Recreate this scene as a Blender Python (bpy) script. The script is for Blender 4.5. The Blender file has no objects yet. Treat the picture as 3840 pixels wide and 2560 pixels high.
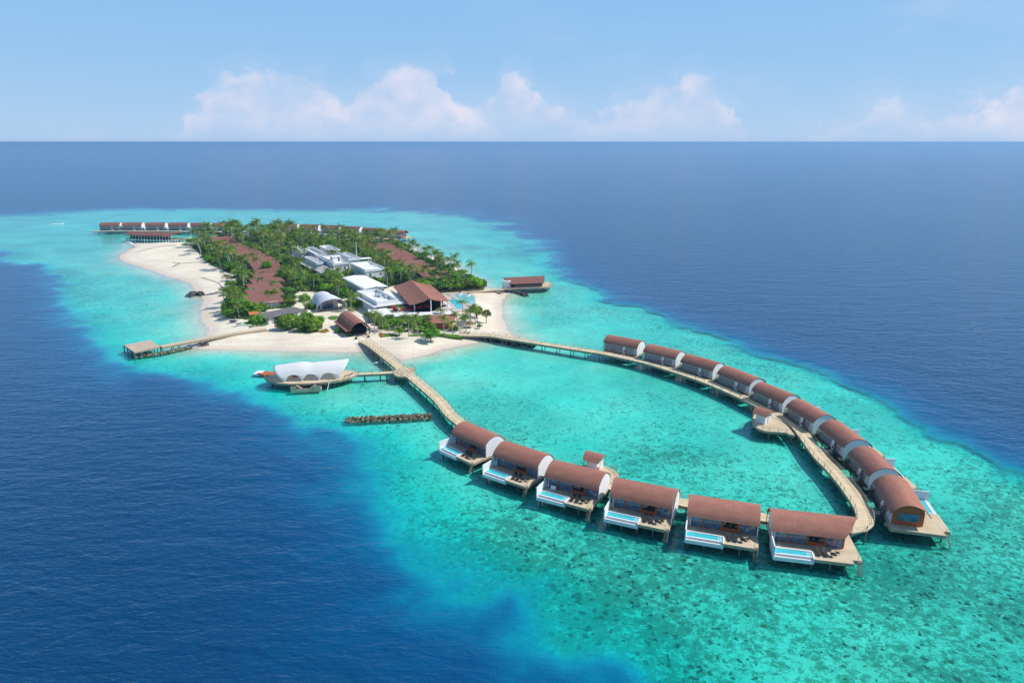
import bpy, math, random
import numpy as np
from mathutils import Vector, Matrix
random.seed(7)
R = math.radians
S = bpy.context.scene
COL = S.collection
# ------------------------------------------------------------------ camera
CAM_H = 65.0
PITCH = math.atan((1280 - 533) / 2560.0)
cd = bpy.data.cameras.new('camera'); cam = bpy.data.objects.new('camera', cd); COL.objects.link(cam)
cd.sensor_width = 36.0; cd.lens = 24.0; cd.clip_start = 0.5; cd.clip_end = 90000
cam.location = (0, 0, CAM_H); cam.rotation_euler = (R(90) - PITCH, 0, 0)
S.camera = cam
S.view_settings.view_transform = 'Standard'; S.view_settings.look = 'None'
S.view_settings.exposure = 0.22; S.view_settings.gamma = 1.0
S.cycles.max_bounces = 6; S.cycles.diffuse_bounces = 2; S.cycles.glossy_bounces = 2
S.cycles.transparent_max_bounces = 12; S.cycles.use_denoising = True
S.cycles.caustics_reflective = False; S.cycles.caustics_refractive = False
# ------------------------------------------------------------------ sun and sky
SUN_EL = R(48); SHD = Vector((-1.0, -0.10))          # ground shadows run to -x, a touch to the camera
sun_dir = Vector((-SHD.x, -SHD.y)).normalized()
sl = bpy.data.lights.new('sun', 'SUN'); so = bpy.data.objects.new('sun', sl); COL.objects.link(so)
sl.energy = 4.15; sl.angle = R(0.53); sl.color = (1.0, 0.95, 0.88)
dvec = Vector((sun_dir.x * math.cos(SUN_EL), sun_dir.y * math.cos(SUN_EL), math.sin(SUN_EL)))
so.rotation_euler = dvec.to_track_quat('Z', 'Y').to_euler(); so.location = (200, 0, 300)

class NT:
    def __init__(s, tree): s.t = tree; s.n = tree.nodes; s.l = tree.links
    def new(s, typ, **kw):
        nd = s.n.new(typ)
        for k, v in kw.items(): setattr(nd, k, v)
        return nd
    def put(s, sock, v):
        if isinstance(v, bpy.types.NodeSocket): s.l.new(v, sock)
        elif isinstance(v, (tuple, list)) and sock.type == 'RGBA' and len(v) == 3: sock.default_value = (*v, 1)
        else: sock.default_value = v
    def math(s, op, a, b=0.0, c=None, clamp=False):
        nd = s.new('ShaderNodeMath', operation=op, use_clamp=clamp); s.put(nd.inputs[0], a); s.put(nd.inputs[1], b)
        if c is not None: s.put(nd.inputs[2], c)
        return nd.outputs[0]
    def vmath(s, op, a, b=(0, 0, 0)):
        nd = s.new('ShaderNodeVectorMath', operation=op); s.put(nd.inputs[0], a); s.put(nd.inputs[1], b)
        return nd.outputs[0]
    def mix(s, f, a, b, typ='MIX'):
        nd = s.new('ShaderNodeMix', data_type='RGBA', blend_type=typ, clamp_factor=True)
        s.put(nd.inputs[0], f); s.put(nd.inputs[6], a); s.put(nd.inputs[7], b); return nd.outputs[2]
    def ramp(s, f, stops, interp='LINEAR'):
        nd = s.new('ShaderNodeValToRGB'); cr = nd.color_ramp; cr.interpolation = interp
        while len(cr.elements) < len(stops): cr.elements.new(0.5)
        for e, (p, c) in zip(cr.elements, stops):
            e.position = p; e.color = (*c, 1) if isinstance(c, (tuple, list)) else (c, c, c, 1)
        s.put(nd.inputs[0], f); return nd.outputs[0]
    def mrange(s, v, a, b, c=0.0, d=1.0, smooth=False):
        nd = s.new('ShaderNodeMapRange', interpolation_type='SMOOTHSTEP' if smooth else 'LINEAR')
        s.put(nd.inputs[0], v); s.put(nd.inputs[1], a); s.put(nd.inputs[2], b); s.put(nd.inputs[3], c); s.put(nd.inputs[4], d)
        return nd.outputs[0]
    def noise(s, vec, scale, detail=3, rough=.55, dist=0.0, out=0):
        nd = s.new('ShaderNodeTexNoise'); s.put(nd.inputs['Vector'], vec); nd.inputs['Scale'].default_value = scale
        nd.inputs['Detail'].default_value = detail; nd.inputs['Roughness'].default_value = rough
        nd.inputs['Distortion'].default_value = dist; return nd.outputs[out]
    def mapping(s, vec, loc=(0, 0, 0), rot=(0, 0, 0), scale=(1, 1, 1)):
        nd = s.new('ShaderNodeMapping'); s.put(nd.inputs[0], vec); nd.inputs[1].default_value = loc
        nd.inputs[2].default_value = rot; nd.inputs[3].default_value = scale; return nd.outputs[0]
    def pos(s): return s.new('ShaderNodeNewGeometry').outputs['Position']
    def obj(s): return s.new('ShaderNodeTexCoord').outputs['Object']
    def attr(s, name, out='Fac'): 
        nd = s.new('ShaderNodeAttribute', attribute_name=name); return nd.outputs[out]
    def bump(s, h, strength=.5, dist=.1):
        nd = s.new('ShaderNodeBump'); nd.inputs['Strength'].default_value = strength
        nd.inputs['Distance'].default_value = dist; s.put(nd.inputs['Height'], h); return nd.outputs[0]

w = bpy.data.worlds.new('World'); S.world = w; w.use_nodes = True
t = NT(w.node_tree); t.n.clear()
sky = t.new('ShaderNodeTexSky', sky_type='NISHITA', sun_disc=False)
sky.sun_elevation = SUN_EL; sky.sun_rotation = math.atan2(sun_dir.x, sun_dir.y)
sky.air_density = 1.0; sky.dust_density = 0.6; sky.ozone_density = 2.0; sky.altitude = 60
tc = t.new('ShaderNodeTexCoord').outputs['Generated']
sep = t.new('ShaderNodeSeparateXYZ'); t.put(sep.inputs[0], tc)
X, Y, Z = sep.outputs
az = t.math('ARCTAN2', X, Y)                                # radians, 0 = +Y
hl = t.math('SQRT', t.math('ADD', t.math('MULTIPLY', X, X), t.math('MULTIPLY', Y, Y)))
el = t.math('ARCTAN2', Z, hl)
cv = t.new('ShaderNodeCombineXYZ'); t.put(cv.inputs[0], az); t.put(cv.inputs[1], el)
cvec = cv.outputs[0]
warp = t.math('MULTIPLY', t.math('SUBTRACT', t.noise(cvec, 22, 4), .5), .11)
azn = t.mrange(t.math('ADD', az, warp), -.8, .8)
PROF = [(-900, 0), (400, 2), (450, 60), (480, 98), (560, 145), (600, 168), (660, 140), (740, 152), (800, 95), (835, 110),
        (870, 150), (960, 172), (1010, 178), (1040, 118), (1075, 90), (1110, 88), (1140, 148), (1190, 162), (1225, 108),
        (1300, 82), (1350, 66), (1400, 88), (1460, 108), (1540, 142), (1600, 154), (1645, 110), (1700, 60), (1740, 4),
        (1820, 10), (1900, 34), (1960, 60), (2040, 88), (2110, 60), (2200, 76), (2352, 88), (2700, 40), (3200, 0)]
fc = t.new('ShaderNodeFloatCurve'); cu = fc.mapping.curves[0]
pts = [((math.atan((x - 1176) * 6.12e-4) + .8) / 1.6, h / 200.) for x, h in PROF if abs(math.atan((x - 1176) * 6.12e-4)) < .8]
cu.points[0].location = (0, 0); cu.points[1].location = (1, 0)
for p in pts: cu.points.new(*p)
for p in cu.points: p.handle_type = 'AUTO_CLAMPED'
fc.mapping.update(); t.put(fc.inputs['Value'], azn)
top = t.math('MULTIPLY', fc.outputs[0], 200 * 1.6327 / 2560 * .88)
vn = t.mapping(cvec, scale=(1, 1.25, 1))
n1 = t.noise(vn, 17, 7, .60); n2 = t.noise(vn, 9, 4, .5)
edge = t.math('ADD', t.math('SUBTRACT', top, el), t.math('MULTIPLY', t.math('SUBTRACT', n1, .5), .13))
m = t.mrange(edge, -.010, .020, smooth=True)
core = t.mrange(edge, .0, .06, .95, .62)
wisp = t.math('MULTIPLY', t.mrange(n2, .32, .62, .35, 1.0, smooth=True), t.mrange(t.noise(vn, 30, 5, .6), .3, .6, .62, 1.0, smooth=True))
fade = t.mrange(el, -.001, .035, .32, 1.0, smooth=True)
m = t.math('MULTIPLY', t.math('MULTIPLY', m, wisp), t.math('MULTIPLY', core, fade))
bank = t.math('MULTIPLY', t.mrange(t.math('SUBTRACT', t.math('MULTIPLY', top, .9), el), -.05, .05, 0, .34, smooth=True), fade); m = t.math('MAXIMUM', m, bank)
# thin high veil to the right
veil = t.math('MULTIPLY', t.mrange(t.noise(t.mapping(cvec, scale=(1, 3, 1)), 3.5, 5), .45, .8, 0, .30, smooth=True), t.mrange(az, -.35, .6))
above = t.math('GREATER_THAN', el, 0.0)
m = t.math('MULTIPLY', t.math('MAXIMUM', m, veil), above)
grad = t.ramp(t.mrange(el, 0, .5), [(0, (3.9, 5.9, 8.5)), (.22, (2.85, 5.3, 8.4)), (.6, (2.1, 4.75, 8.3)), (1, (1.6, 4.0, 7.6))])
hz = t.mrange(el, .25, .9, .9, .25, smooth=True)
base = t.mix(hz, sky.outputs[0], grad)
shade = t.ramp(t.noise(vn, 14, 5), [(.35, (5.6, 6.3, 8.2)), (.62, (8.1, 7.6, 8.6))])
skyc = t.mix(m, base, shade)
bg = t.new('ShaderNodeBackground'); t.put(bg.inputs[0], skyc); bg.inputs[1].default_value = .092
wo = t.new('ShaderNodeOutputWorld'); t.l.new(bg.outputs[0], wo.inputs[0])

# ------------------------------------------------------------------ helpers
F0 = 2560.0
CR = {'A': (300, 780, 800/2352), 'B': (1000, 780, 800/2352), 'C': (1650, 950, 500/2240), 'D': (1200, 1080, 650/2352),
      'E': (900, 1250, 800/2352), 'F': (1600, 1500, 900/2352), 'G': (2200, 1700, 1100/2352), 'H': (2200, 1230, 1300/2352),
      'I': (2800, 1850, 800/2352), 'J': (2100, 1750, 700/2352), 'K': (1300, 1050, 500/2352), 'L': (1000, 900, 600/2352),
      'M': (2600, 1400, 500/2352), 'N': (320, 800, 680/2352), 'O': (1800, 1000, 400/2352), 'W': (0, 0, 3840/2352),
      'Q': (3000, 1600, 600/2352), 'R': (2250, 1230, 500/2352), 'T': (950, 1330, 500/2352), 'U': (440, 1200, 600/2352),
      'V': (1340, 1160, 540/2352), 'X': (1650, 1050, 250/2306), 'Y': (1400, 820, 350/2111), 'Z': (840, 1100, 420/2352),
      'a': (1000, 850, 450/2352), 'b': (680, 820, 450/2352), 'c': (0, 500, 800/2352)}
def P(k, x, y, z=0.0):
    """where the ray through a map-crop coordinate of the survey photo meets height z: a real place in metres"""
    ox, oy, s = CR[k]; u = (ox + x * s - 1920) / F0; v = (oy + y * s - 1280) / F0
    dz = -math.sin(PITCH) - v * math.cos(PITCH); dy = math.cos(PITCH) - v * math.sin(PITCH)
    tt = (z - CAM_H) / dz
    return Vector((u * tt, dy * tt, z))
def PL(k, pts, z=0.0): return [P(k, x, y, z) for x, y in pts]

class MB:
    def __init__(s): s.v = []; s.f = []; s.a = []
    def add(s, vs, fs, a=None):
        o = len(s.v); s.v += [tuple(p) for p in vs]; s.f += [tuple(i + o for i in f) for f in fs]
        s.a += (a if a is not None else [0.0] * len(vs)); return s
    def box(s, c, d, rz=0.0):
        x, y, z = d[0] / 2, d[1] / 2, d[2] / 2; ca, sa = math.cos(rz), math.sin(rz); vs = []
        for k in (-z, z):
            for (i, j) in ((-x, -y), (x, -y), (x, y), (-x, y)): vs.append((c[0] + i * ca - j * sa, c[1] + i * sa + j * ca, c[2] + k))
        return s.add(vs, [(3, 2, 1, 0), (4, 5, 6, 7), (0, 1, 5, 4), (1, 2, 6, 5), (2, 3, 7, 6), (3, 0, 4, 7)])
    def b2(s, x0, x1, y0, y1, z0, z1): return s.box(((x0 + x1) / 2, (y0 + y1) / 2, (z0 + z1) / 2), (x1 - x0, y1 - y0, z1 - z0))
    def prism(s, poly, z0, z1):
        A = sum(poly[i][0] * poly[(i + 1) % len(poly)][1] - poly[(i + 1) % len(poly)][0] * poly[i][1] for i in range(len(poly)))
        if A < 0: poly = poly[::-1]
        n = len(poly); vs = [(p[0], p[1], z0) for p in poly] + [(p[0], p[1], z1) for p in poly]
        fs = [tuple(range(n))[::-1], tuple(range(n, 2 * n))] + [(i, (i + 1) % n, n + (i + 1) % n, n + i) for i in range(n)]
        return s.add(vs, fs)
    def wall(s, x, poly, th):      # polygon in the y-z plane, thickness th along x
        n = len(poly); vs = [(x - th / 2, p[0], p[1]) for p in poly] + [(x + th / 2, p[0], p[1]) for p in poly]
        fs = [tuple(range(n)), tuple(range(n, 2 * n))[::-1]] + [(i, n + i, n + (i + 1) % n, (i + 1) % n) for i in range(n)]
        return s.add(vs, fs)
    def tube(s, pts, r, n=6, cap=True):
        pts = [Vector(p) for p in pts]; rs = r if isinstance(r, (list, tuple)) else [r] * len(pts); vs = []; fs = []
        for i, p in enumerate(pts):
            d = (pts[min(i + 1, len(pts) - 1)] - pts[max(i - 1, 0)]).normalized()
            up = Vector((0, 0, 1)) if abs(d.z) < .9 else Vector((1, 0, 0))
            a = d.cross(up).normalized(); b = d.cross(a)
            for k in range(n):
                th = 2 * math.pi * k / n; vs.append(p + (a * math.cos(th) + b * math.sin(th)) * rs[i])
        for i in range(len(pts) - 1):
            for k in range(n): fs.append((i * n + k, i * n + (k + 1) % n, (i + 1) * n + (k + 1) % n, (i + 1) * n + k))
        if cap: fs += [tuple(range(n))[::-1], tuple(range((len(pts) - 1) * n, len(pts) * n))]
        return s.add(vs, fs)
    def bar(s, a, b, wd, ht):
        a, b = Vector(a), Vector(b); d = (b - a).normalized()
        sd = d.cross(Vector((0, 0, 1)));  sd = sd.normalized() if sd.length > 1e-4 else Vector((1, 0, 0))
        up = sd.cross(d); vs = []
        for p in (a, b):
            for (i, j) in ((-1, -1), (1, -1), (1, 1), (-1, 1)): vs.append(p + sd * wd / 2 * i + up * ht / 2 * j)
        return s.add(vs, [(3, 2, 1, 0), (4, 5, 6, 7), (0, 1, 5, 4), (1, 2, 6, 5), (2, 3, 7, 6), (3, 0, 4, 7)])
    def grid(s, rows, closed=False, attr=None):
        m_, n = len(rows), len(rows[0]); vs = [p for r_ in rows for p in r_]; fs = []
        for i in range(m_ - 1):
            for k in range(n - 1 + (1 if closed else 0)):
                fs.append((i * n + k, i * n + (k + 1) % n, (i + 1) * n + (k + 1) % n, (i + 1) * n + k))
        return s.add(vs, fs, attr)
    def shell(s, rows, th):        # a thick sheet: grid + offset copy (downwards) + rim
        m_, n = len(rows), len(rows[0]); N = m_ * n
        vs = [Vector(p) for r_ in rows for p in r_]; nr = [Vector((0, 0, 0)) for _ in vs]; fs = []
        for i in range(m_ - 1):
            for k in range(n - 1):
                f = (i * n + k, i * n + k + 1, (i + 1) * n + k + 1, (i + 1) * n + k); fs.append(f)
                q = (vs[f[2]] - vs[f[0]]).cross(vs[f[3]] - vs[f[1]])
                for j in f: nr[j] += q
        if sum(q.z for q in nr) < 0: nr = [-q for q in nr]
        lo = [v - q.normalized() * th for v, q in zip(vs, nr)]
        fl = [tuple(j + N for j in f[::-1]) for f in fs]
        rim = [i * n for i in range(m_)] + [(m_ - 1) * n + k for k in range(1, n)] + [i * n + n - 1 for i in range(m_ - 2, -1, -1)] + [k for k in range(n - 2, 0, -1)]
        fr = [(rim[i], rim[(i + 1) % len(rim)], rim[(i + 1) % len(rim)] + N, rim[i] + N) for i in range(len(rim))]
        return s.add(vs + lo, fs + fl + fr)
    def disc(s, c, r, z0, z1, n=24, r2=None):
        return s.prism([(c[0] + r * math.cos(2 * math.pi * k / n), c[1] + (r2 or r) * math.sin(2 * math.pi * k / n)) for k in range(n)], z0, z1)
    def mirror(s): s.v = [(-p[0], p[1], p[2]) for p in s.v]; s.f = [f[::-1] for f in s.f]; return s
    def mesh(s, name, mat, smooth=False):
        me = bpy.data.meshes.new(name); me.from_pydata(s.v, [], s.f); me.materials.append(mat)
        if any(s.a):
            at = me.attributes.new('along', 'FLOAT', 'POINT'); at.data.foreach_set('value', s.a)
        if smooth:
            me.polygons.foreach_set('use_smooth', [True] * len(me.polygons))
        me.update(); return me
    def build(s, name, mat, parent=None, smooth=False):
        return link(name, s.mesh(name, mat, smooth), parent)
def link(name, me, parent=None, loc=None, rz=0, sc=None):
    o = bpy.data.objects.new(name, me); COL.objects.link(o)
    if parent: o.parent = parent
    if loc is not None: o.location = loc
    if rz: o.rotation_euler = (0, 0, rz)
    if sc is not None: o.scale = sc if isinstance(sc, (tuple, list)) else (sc, sc, sc)
    return o
def tag(o, label=None, cat=None, group=None, kind=None):
    if label: o['label'] = label
    if cat: o['category'] = cat
    if group: o['group'] = group
    if kind: o['kind'] = kind
    return o
def thing(name, loc, rz=0.0, label=None, cat=None, group=None):
    o = bpy.data.objects.new(name, None); COL.objects.link(o); o.empty_display_size = .5
    o.location = loc; o.rotation_euler = (0, 0, rz); return tag(o, label, cat, group)
def copy_tree(o, parent=None):
    c = o.copy(); COL.objects.link(c); c.parent = parent
    for ch in list(o.children): copy_tree(ch, c)
    return c
def place(o, loc, rz=None, label=None, group=None, sc=None):
    o.location = loc
    if rz is not None: o.rotation_euler = (0, 0, rz)
    if label: o['label'] = label
    if group: o['group'] = group
    if sc is not None: o.scale = sc if isinstance(sc, (tuple, list)) else (sc, sc, sc)
    return o
def local(pts, o, rz=0):
    ca, sa = math.cos(-rz), math.sin(-rz)
    return [((p[0] - o[0]) * ca - (p[1] - o[1]) * sa, (p[0] - o[0]) * sa + (p[1] - o[1]) * ca) for p in pts]

def material(name, col, rough=.7, spec=.4, var=.0, vscale=3.0, bump=0.0, bscale=20., metal=0.0, fn=None):
    m_ = bpy.data.materials.new(name); m_.use_nodes = True; q = NT(m_.node_tree)
    b = m_.node_tree.nodes['Principled BSDF']; b.inputs['Roughness'].default_value = rough
    b.inputs['Specular IOR Level'].default_value = spec; b.inputs['Metallic'].default_value = metal
    p = q.obj(); c = (*col, 1)
    if var:
        f = q.mrange(q.noise(p, vscale, 4, .6), .3, .7, 1 - var, 1 + var)
        c = q.mix(1.0, (*col, 1), f, 'MULTIPLY')
    if fn: c = fn(q, p, c, b)
    q.put(b.inputs['Base Color'], c)
    if bump: q.put(b.inputs['Normal'], q.bump(q.noise(p, bscale, 3), bump, .05))
    return m_

def planks(axis='along', width=.35, dark=.85):
    def fn(q, p, c, b):
        if axis == 'along': a = q.attr('along')
        else:
            sp = q.new('ShaderNodeSeparateXYZ'); q.put(sp.inputs[0], p); a = sp.outputs['XYZ'.index(axis)]
        k = q.math('DIVIDE', a, width); fl = q.math('FLOOR', k); fr = q.math('FRACT', k)
        wn = q.new('ShaderNodeTexWhiteNoise', noise_dimensions='1D'); q.put(wn.inputs['W'], fl)
        tone = q.mrange(wn.outputs[0], 0, 1, .90, 1.08)
        gap = q.mrange(q.math('ABSOLUTE', q.math('SUBTRACT', fr, .5)), .44, .5, 1.0, dark)
        wear = q.mrange(q.noise(p, .35, 4, .6), .3, .7, .88, 1.1)
        return q.mix(1.0, q.mix(1.0, q.mix(1.0, c, tone, 'MULTIPLY'), gap, 'MULTIPLY'), wear, 'MULTIPLY')
    return fn
def shingles(q, p, c, b):
    # rows of small shingles: wavy course lines and tile-to-tile colour
    n = q.noise(p, 9.0, 2, .5); n2 = q.noise(q.mapping(p, scale=(.5, 1, 1)), .8, 4, .65)
    sp = q.new('ShaderNodeSeparateXYZ'); q.put(sp.inputs[0], p)
    co = q.math('FRACT', q.math('MULTIPLY', sp.outputs[1], 3.2))
    br = q.mrange(co, 0, .3, .84, 1.0)
    rn = q.new('ShaderNodeObjectInfo').outputs['Random']; c = q.mix(1.0, c, q.mrange(rn, 0, 1, .90, 1.08), 'MULTIPLY')
    st = q.noise(q.mapping(p, scale=(1.6, .25, .4)), 1.4, 4, .6); c = q.mix(q.mrange(st, .55, .75, 0, .35), c, (.16, .10, .085))
    c = q.mix(1.0, c, q.mrange(n, .3, .7, .82, 1.15), 'MULTIPLY')
    c = q.mix(1.0, c, q.mrange(n2, .3, .7, .85, 1.14), 'MULTIPLY')
    return q.mix(1.0, c, br, 'MULTIPLY')
M = {}
M['roof'] = material('brown_shingle', (.355, .152, .106), .8, .25, bump=.5, bscale=14, fn=shingles)
M['roof_far'] = material('dark_brown_shingle', (.235, .108, .085), .85, .2, bump=.5, bscale=14, fn=shingles)
M['deck'] = material('pale_plank_along', (.66, .53, .35), .8, .2, fn=planks('along', .42))
M['deckx'] = material('pale_plank', (.56, .45, .31), .8, .2, fn=planks('Y', .30))
M['deckg'] = material('grey_plank', (.42, .36, .29), .85, .2, fn=planks('X', .4))
M['timber'] = material('weathered_timber', (.40, .32, .22), .85, .2, .2, 2)
M['timber_dark'] = material('dark_timber', (.07, .045, .035), .8, .2, .25, 3)
M['pile'] = material('concrete_pile', (.16, .15, .14), .9, .2, .35, 1.5)
M['white'] = material('white_render', (.80, .80, .80), .7, .3, .05, .8)
M['white2'] = material('white_paint_worn', (.74, .74, .73), .75, .3, .10, .5)
M['offwhite'] = material('pale_concrete', (.74, .73, .69), .85, .2, .16, .4)
M['grey'] = material('grey_roofing', (.16, .15, .15), .9, .2, .15, .6)
M['tan'] = material('tan_boards', (.47, .38, .28), .85, .2, .12, .5)
M['wood'] = material('red_orange_wood', (.46, .105, .025), .55, .4, .15, 3)
M['glass'] = material('blue_glass', (.04, .15, .25), .06, .9, .5, .9)
M['glass_dark'] = material('dark_glass', (.012, .02, .025), .06, .8, .3, 1)
M['pool'] = material('pool_water', (.06, .50, .56), .04, .6, .12, 1.2, .15, 4)
M['pool_pale'] = material('pale_pool_water', (.22, .56, .56), .05, .6, .1, 1, .1, 4)
M['tile'] = material('pool_tile', (.45, .66, .68), .4, .5)
M['stone'] = material('beige_stone', (.50, .46, .40), .8, .3, .12, 2)
M['black'] = material('black_weave', (.03, .026, .024), .6, .3, .2, 6)
M['red'] = material('red_paint', (.50, .02, .03), .5, .4)
M['redfab'] = material('red_fabric', (.62, .05, .035), .8, .2, .15, 5)
M['metal'] = material('grey_metal', (.55, .57, .60), .5, .5)
M['sheet'] = material('white_membrane', (.84, .84, .85), .6, .3, .03, .3)
M['cloth_grey'] = material('grey_white_membrane', (.62, .64, .67), .6, .3, .08, .25)
M['greencloth'] = material('green_shade_cloth', (.02, .16, .11), .8, .2)
M['dark'] = material('dark_interior', (.02, .018, .018), .9, .1)
M['orange'] = material('orange_tile', (.55, .16, .05), .8, .2, .3, 4)

def membrane(name, col):
    m_ = bpy.data.materials.new(name); m_.use_nodes = True; q = NT(m_.node_tree); q.n.clear()
    d = q.new('ShaderNodeBsdfDiffuse'); q.put(d.inputs[0], col); tl_ = q.new('ShaderNodeBsdfTranslucent'); q.put(tl_.inputs[0], col)
    mx_ = q.new('ShaderNodeMixShader'); mx_.inputs[0].default_value = .5; q.l.new(d.outputs[0], mx_.inputs[1]); q.l.new(tl_.outputs[0], mx_.inputs[2])
    o_ = q.new('ShaderNodeOutputMaterial'); q.l.new(mx_.outputs[0], o_.inputs[0]); return m_
M['cloth'] = membrane('tensile_membrane', (.97, .97, .96))
HAZE = 1.25e-4
# ------------------------------------------------------------------ land, reef and sea
SHORE = (PL('C', [(700, 1475), (900, 1440), (1250, 1425), (1285, 1400), (1200, 1365), (1120, 1280), (1085, 1180), (1060, 1060), (1035, 960), (1025, 880),
                  (1030, 800), (1080, 715), (1190, 662), (1120, 615), (960, 600), (800, 590), (700, 520), (600, 430), (470, 388), (330, 300), (250, 215)])
         + PL('Y', [(1900, 1085), (1720, 1010), (1530, 930), (1330, 868), (1230, 825), (1100, 768), (960, 706), (895, 650), (840, 600), (700, 570), (480, 540)])
         + PL('W', [(905, 556), (840, 549), (700, 541), (600, 536), (500, 541), (462, 549), (440, 562)])
         + PL('A', [(1190, 385), (1000, 372), (760, 388), (600, 392), (555, 398), (618, 430), (520, 470), (452, 520), (440, 570), (560, 612), (700, 662), (850, 712),
                    (1000, 760), (1150, 800), (1245, 850), (1290, 900), (1290, 950), (1370, 1000), (1345, 1080), (1330, 1160), (1370, 1250), (1425, 1330), (1400, 1400)])
         + PL('U', [(1200, 310), (1120, 360), (1120, 400), (1250, 425), (1500, 425), (1800, 430), (2352, 455)])
         + PL('W', [(640, 806), (760, 807), (835, 806), (880, 813), (925, 826), (985, 812), (1025, 800)]))
REEF = PL('W', [(-260, 500), (0, 496), (200, 484), (400, 481), (600, 484), (800, 482), (950, 484), (1050, 495), (1125, 516), (1185, 546), (1255, 598), (1330, 650),
                (1400, 690), (1500, 730), (1610, 768), (1730, 806), (1850, 850), (1960, 903), (2080, 963), (2180, 1018), (2290, 1078), (2420, 1150), (2700, 1300), (2900, 1900),
                (1640, 1800), (1520, 1640), (1420, 1545), (1345, 1490), (1285, 1450), (1225, 1415), (1160, 1384), (1090, 1355), (1035, 1332), (978, 1303), (922, 1268),
                (868, 1230), (815, 1190), (780, 1130), (785, 1060), (760, 1010), (690, 985), (620, 955), (560, 925), (500, 890), (440, 868), (370, 862), (300, 856), (240, 826),
                (200, 786), (165, 742), (150, 700), (150, 660), (110, 620), (50, 595), (0, 583), (-260, 575)])
FOREST = (PL('A', [(1200, 400), (1290, 480), (1400, 600), (1570, 690), (1710, 735), (1745, 790), (1680, 880), (1620, 960), (1570, 1060), (1570, 1165), (1650, 1220), (1860, 1235), (1990, 1160)], 1.2)
          + PL('B', [(0, 1120), (100, 1110), (250, 1110), (325, 1060), (305, 960), (380, 915), (430, 925), (560, 930), (740, 965), (770, 1000), (870, 1005), (985, 985), (960, 905), (1000, 915), (1130, 900), (1310, 890), (1400, 860), (1560, 850), (1900, 925), (1960, 932), (2180, 912), (2320, 885)], 1.2)
          + PL('C', [(640, 600), (760, 590), (700, 520), (560, 420), (430, 395), (330, 340), (200, 260), (60, 150)], 1.2)
          + PL('Y', [(1880, 1180), (1700, 1080), (1500, 960), (1290, 920), (1180, 880), (1050, 820), (900, 770), (800, 740), (680, 660), (560, 620), (460, 590)], 1.2)
          + PL('W', [(915, 558), (840, 554), (700, 547), (600, 543), (500, 548), (468, 556), (452, 566)], 1.2))
def sdist(PX, PY, poly):
    d2 = np.full(PX.shape, 1e18); ins = np.zeros(PX.shape, bool); n = len(poly)
    for i in range(n):
        ax, ay = poly[i][0], poly[i][1]; bx, by = poly[(i + 1) % n][0], poly[(i + 1) % n][1]
        ex, ey = bx - ax, by - ay; L2 = ex * ex + ey * ey + 1e-9
        q = np.clip(((PX - ax) * ex + (PY - ay) * ey) / L2, 0, 1)
        d2 = np.minimum(d2, (PX - ax - q * ex) ** 2 + (PY - ay - q * ey) ** 2)
        c = ((ay > PY) != (by > PY)) & (PX < ex * (PY - ay) / (ey if abs(ey) > 1e-9 else 1e-9) + ax)
        ins ^= c
    return np.sqrt(d2) * np.where(ins, 1, -1)
def vnoise(x, y, s, seed=0):
    x = x / s; y = y / s; xi = np.floor(x).astype(np.int64); yi = np.floor(y).astype(np.int64); fx = x - xi; fy = y - yi
    fx = fx * fx * (3 - 2 * fx); fy = fy * fy * (3 - 2 * fy)
    def h(a, b):
        k = (a * 374761393 + b * 668265263 + seed * 974634777) & 0xffffffff
        k = ((k ^ (k >> 13)) * 1274126177) & 0xffffffff; return ((k ^ (k >> 16)) & 0xffff) / 65535.
    return (h(xi, yi) * (1 - fx) + h(xi + 1, yi) * fx) * (1 - fy) + (h(xi, yi + 1) * (1 - fx) + h(xi + 1, yi + 1) * fx) * fy
def fbm(x, y, s, o=4, seed=0):
    r = 0; a = 1; tt = 0
    for i in range(o): r = r + a * vnoise(x, y, s / 2 ** i, seed + i); tt += a; a *= .55
    return r / tt
def terrain(PX, PY):
    """height of the sand / seabed, and how much coral grows on it"""
    ds = sdist(PX, PY, SHORE); dr = sdist(PX, PY, REEF)
    far = np.clip((PY - 250) / 300, 0, 1)
    ds = ds + (fbm(PX, PY, 9, 3, 5) - .5) * 2.5
    drn = dr + (fbm(PX, PY, 26, 5, 9) - .5) * (15 + 60 * far) + (fbm(PX, PY, 7, 4, 19) - .5) * 11
    wl = np.clip((45 - PX) / 70, 0, 1) * np.clip((290 - PY) / 60, 0, 1); drn = drn - 2 * wl
    land = np.minimum(1.25, ds * .11)
    sea = np.minimum(1.0, -ds * .085) + np.clip((-ds - 16) / 40, 0, 1) * .35
    sea = sea + (fbm(PX, PY, 14, 4, 2) - .5) * .8 * np.clip(-ds / 12, 0, 1)
    near_edge = np.clip(8 + 14 * far + 14 * wl - drn, 0, None) * (1 - .45 * far) * (1 - .35 * wl)
    sea = np.maximum(sea + .12 * np.clip((118 - PY) / 40, 0, 1), .05) + .006 * near_edge ** 2 + .03 * near_edge + np.clip(-drn, 0, None) * (.40 - .30 * far)
    sea = np.minimum(sea, 34)
    z = np.where(ds > 0, land, -sea)
    coral = np.clip(.72 - (PY - 100) / 200, .36, .8) + np.clip((10 - dr) / 60, -.1, .0)
    lag = np.exp(-(((PX - 15) / 45) ** 2 + ((PY - 160) / 60) ** 2))
    coral = coral - .20 * lag + (fbm(PX, PY, 34, 4, 31) - .5) * .9 + (fbm(PX, PY, 9, 3, 37) - .5) * .4 - .04
    coral = coral * np.clip((-ds - 4) / 14, 0, 1)
    return z, coral, ds, dr
def ground_z(x, y):
    z, _, _, _ = terrain(np.array([float(x)]), np.array([float(y)])); return float(z[0])
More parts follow.
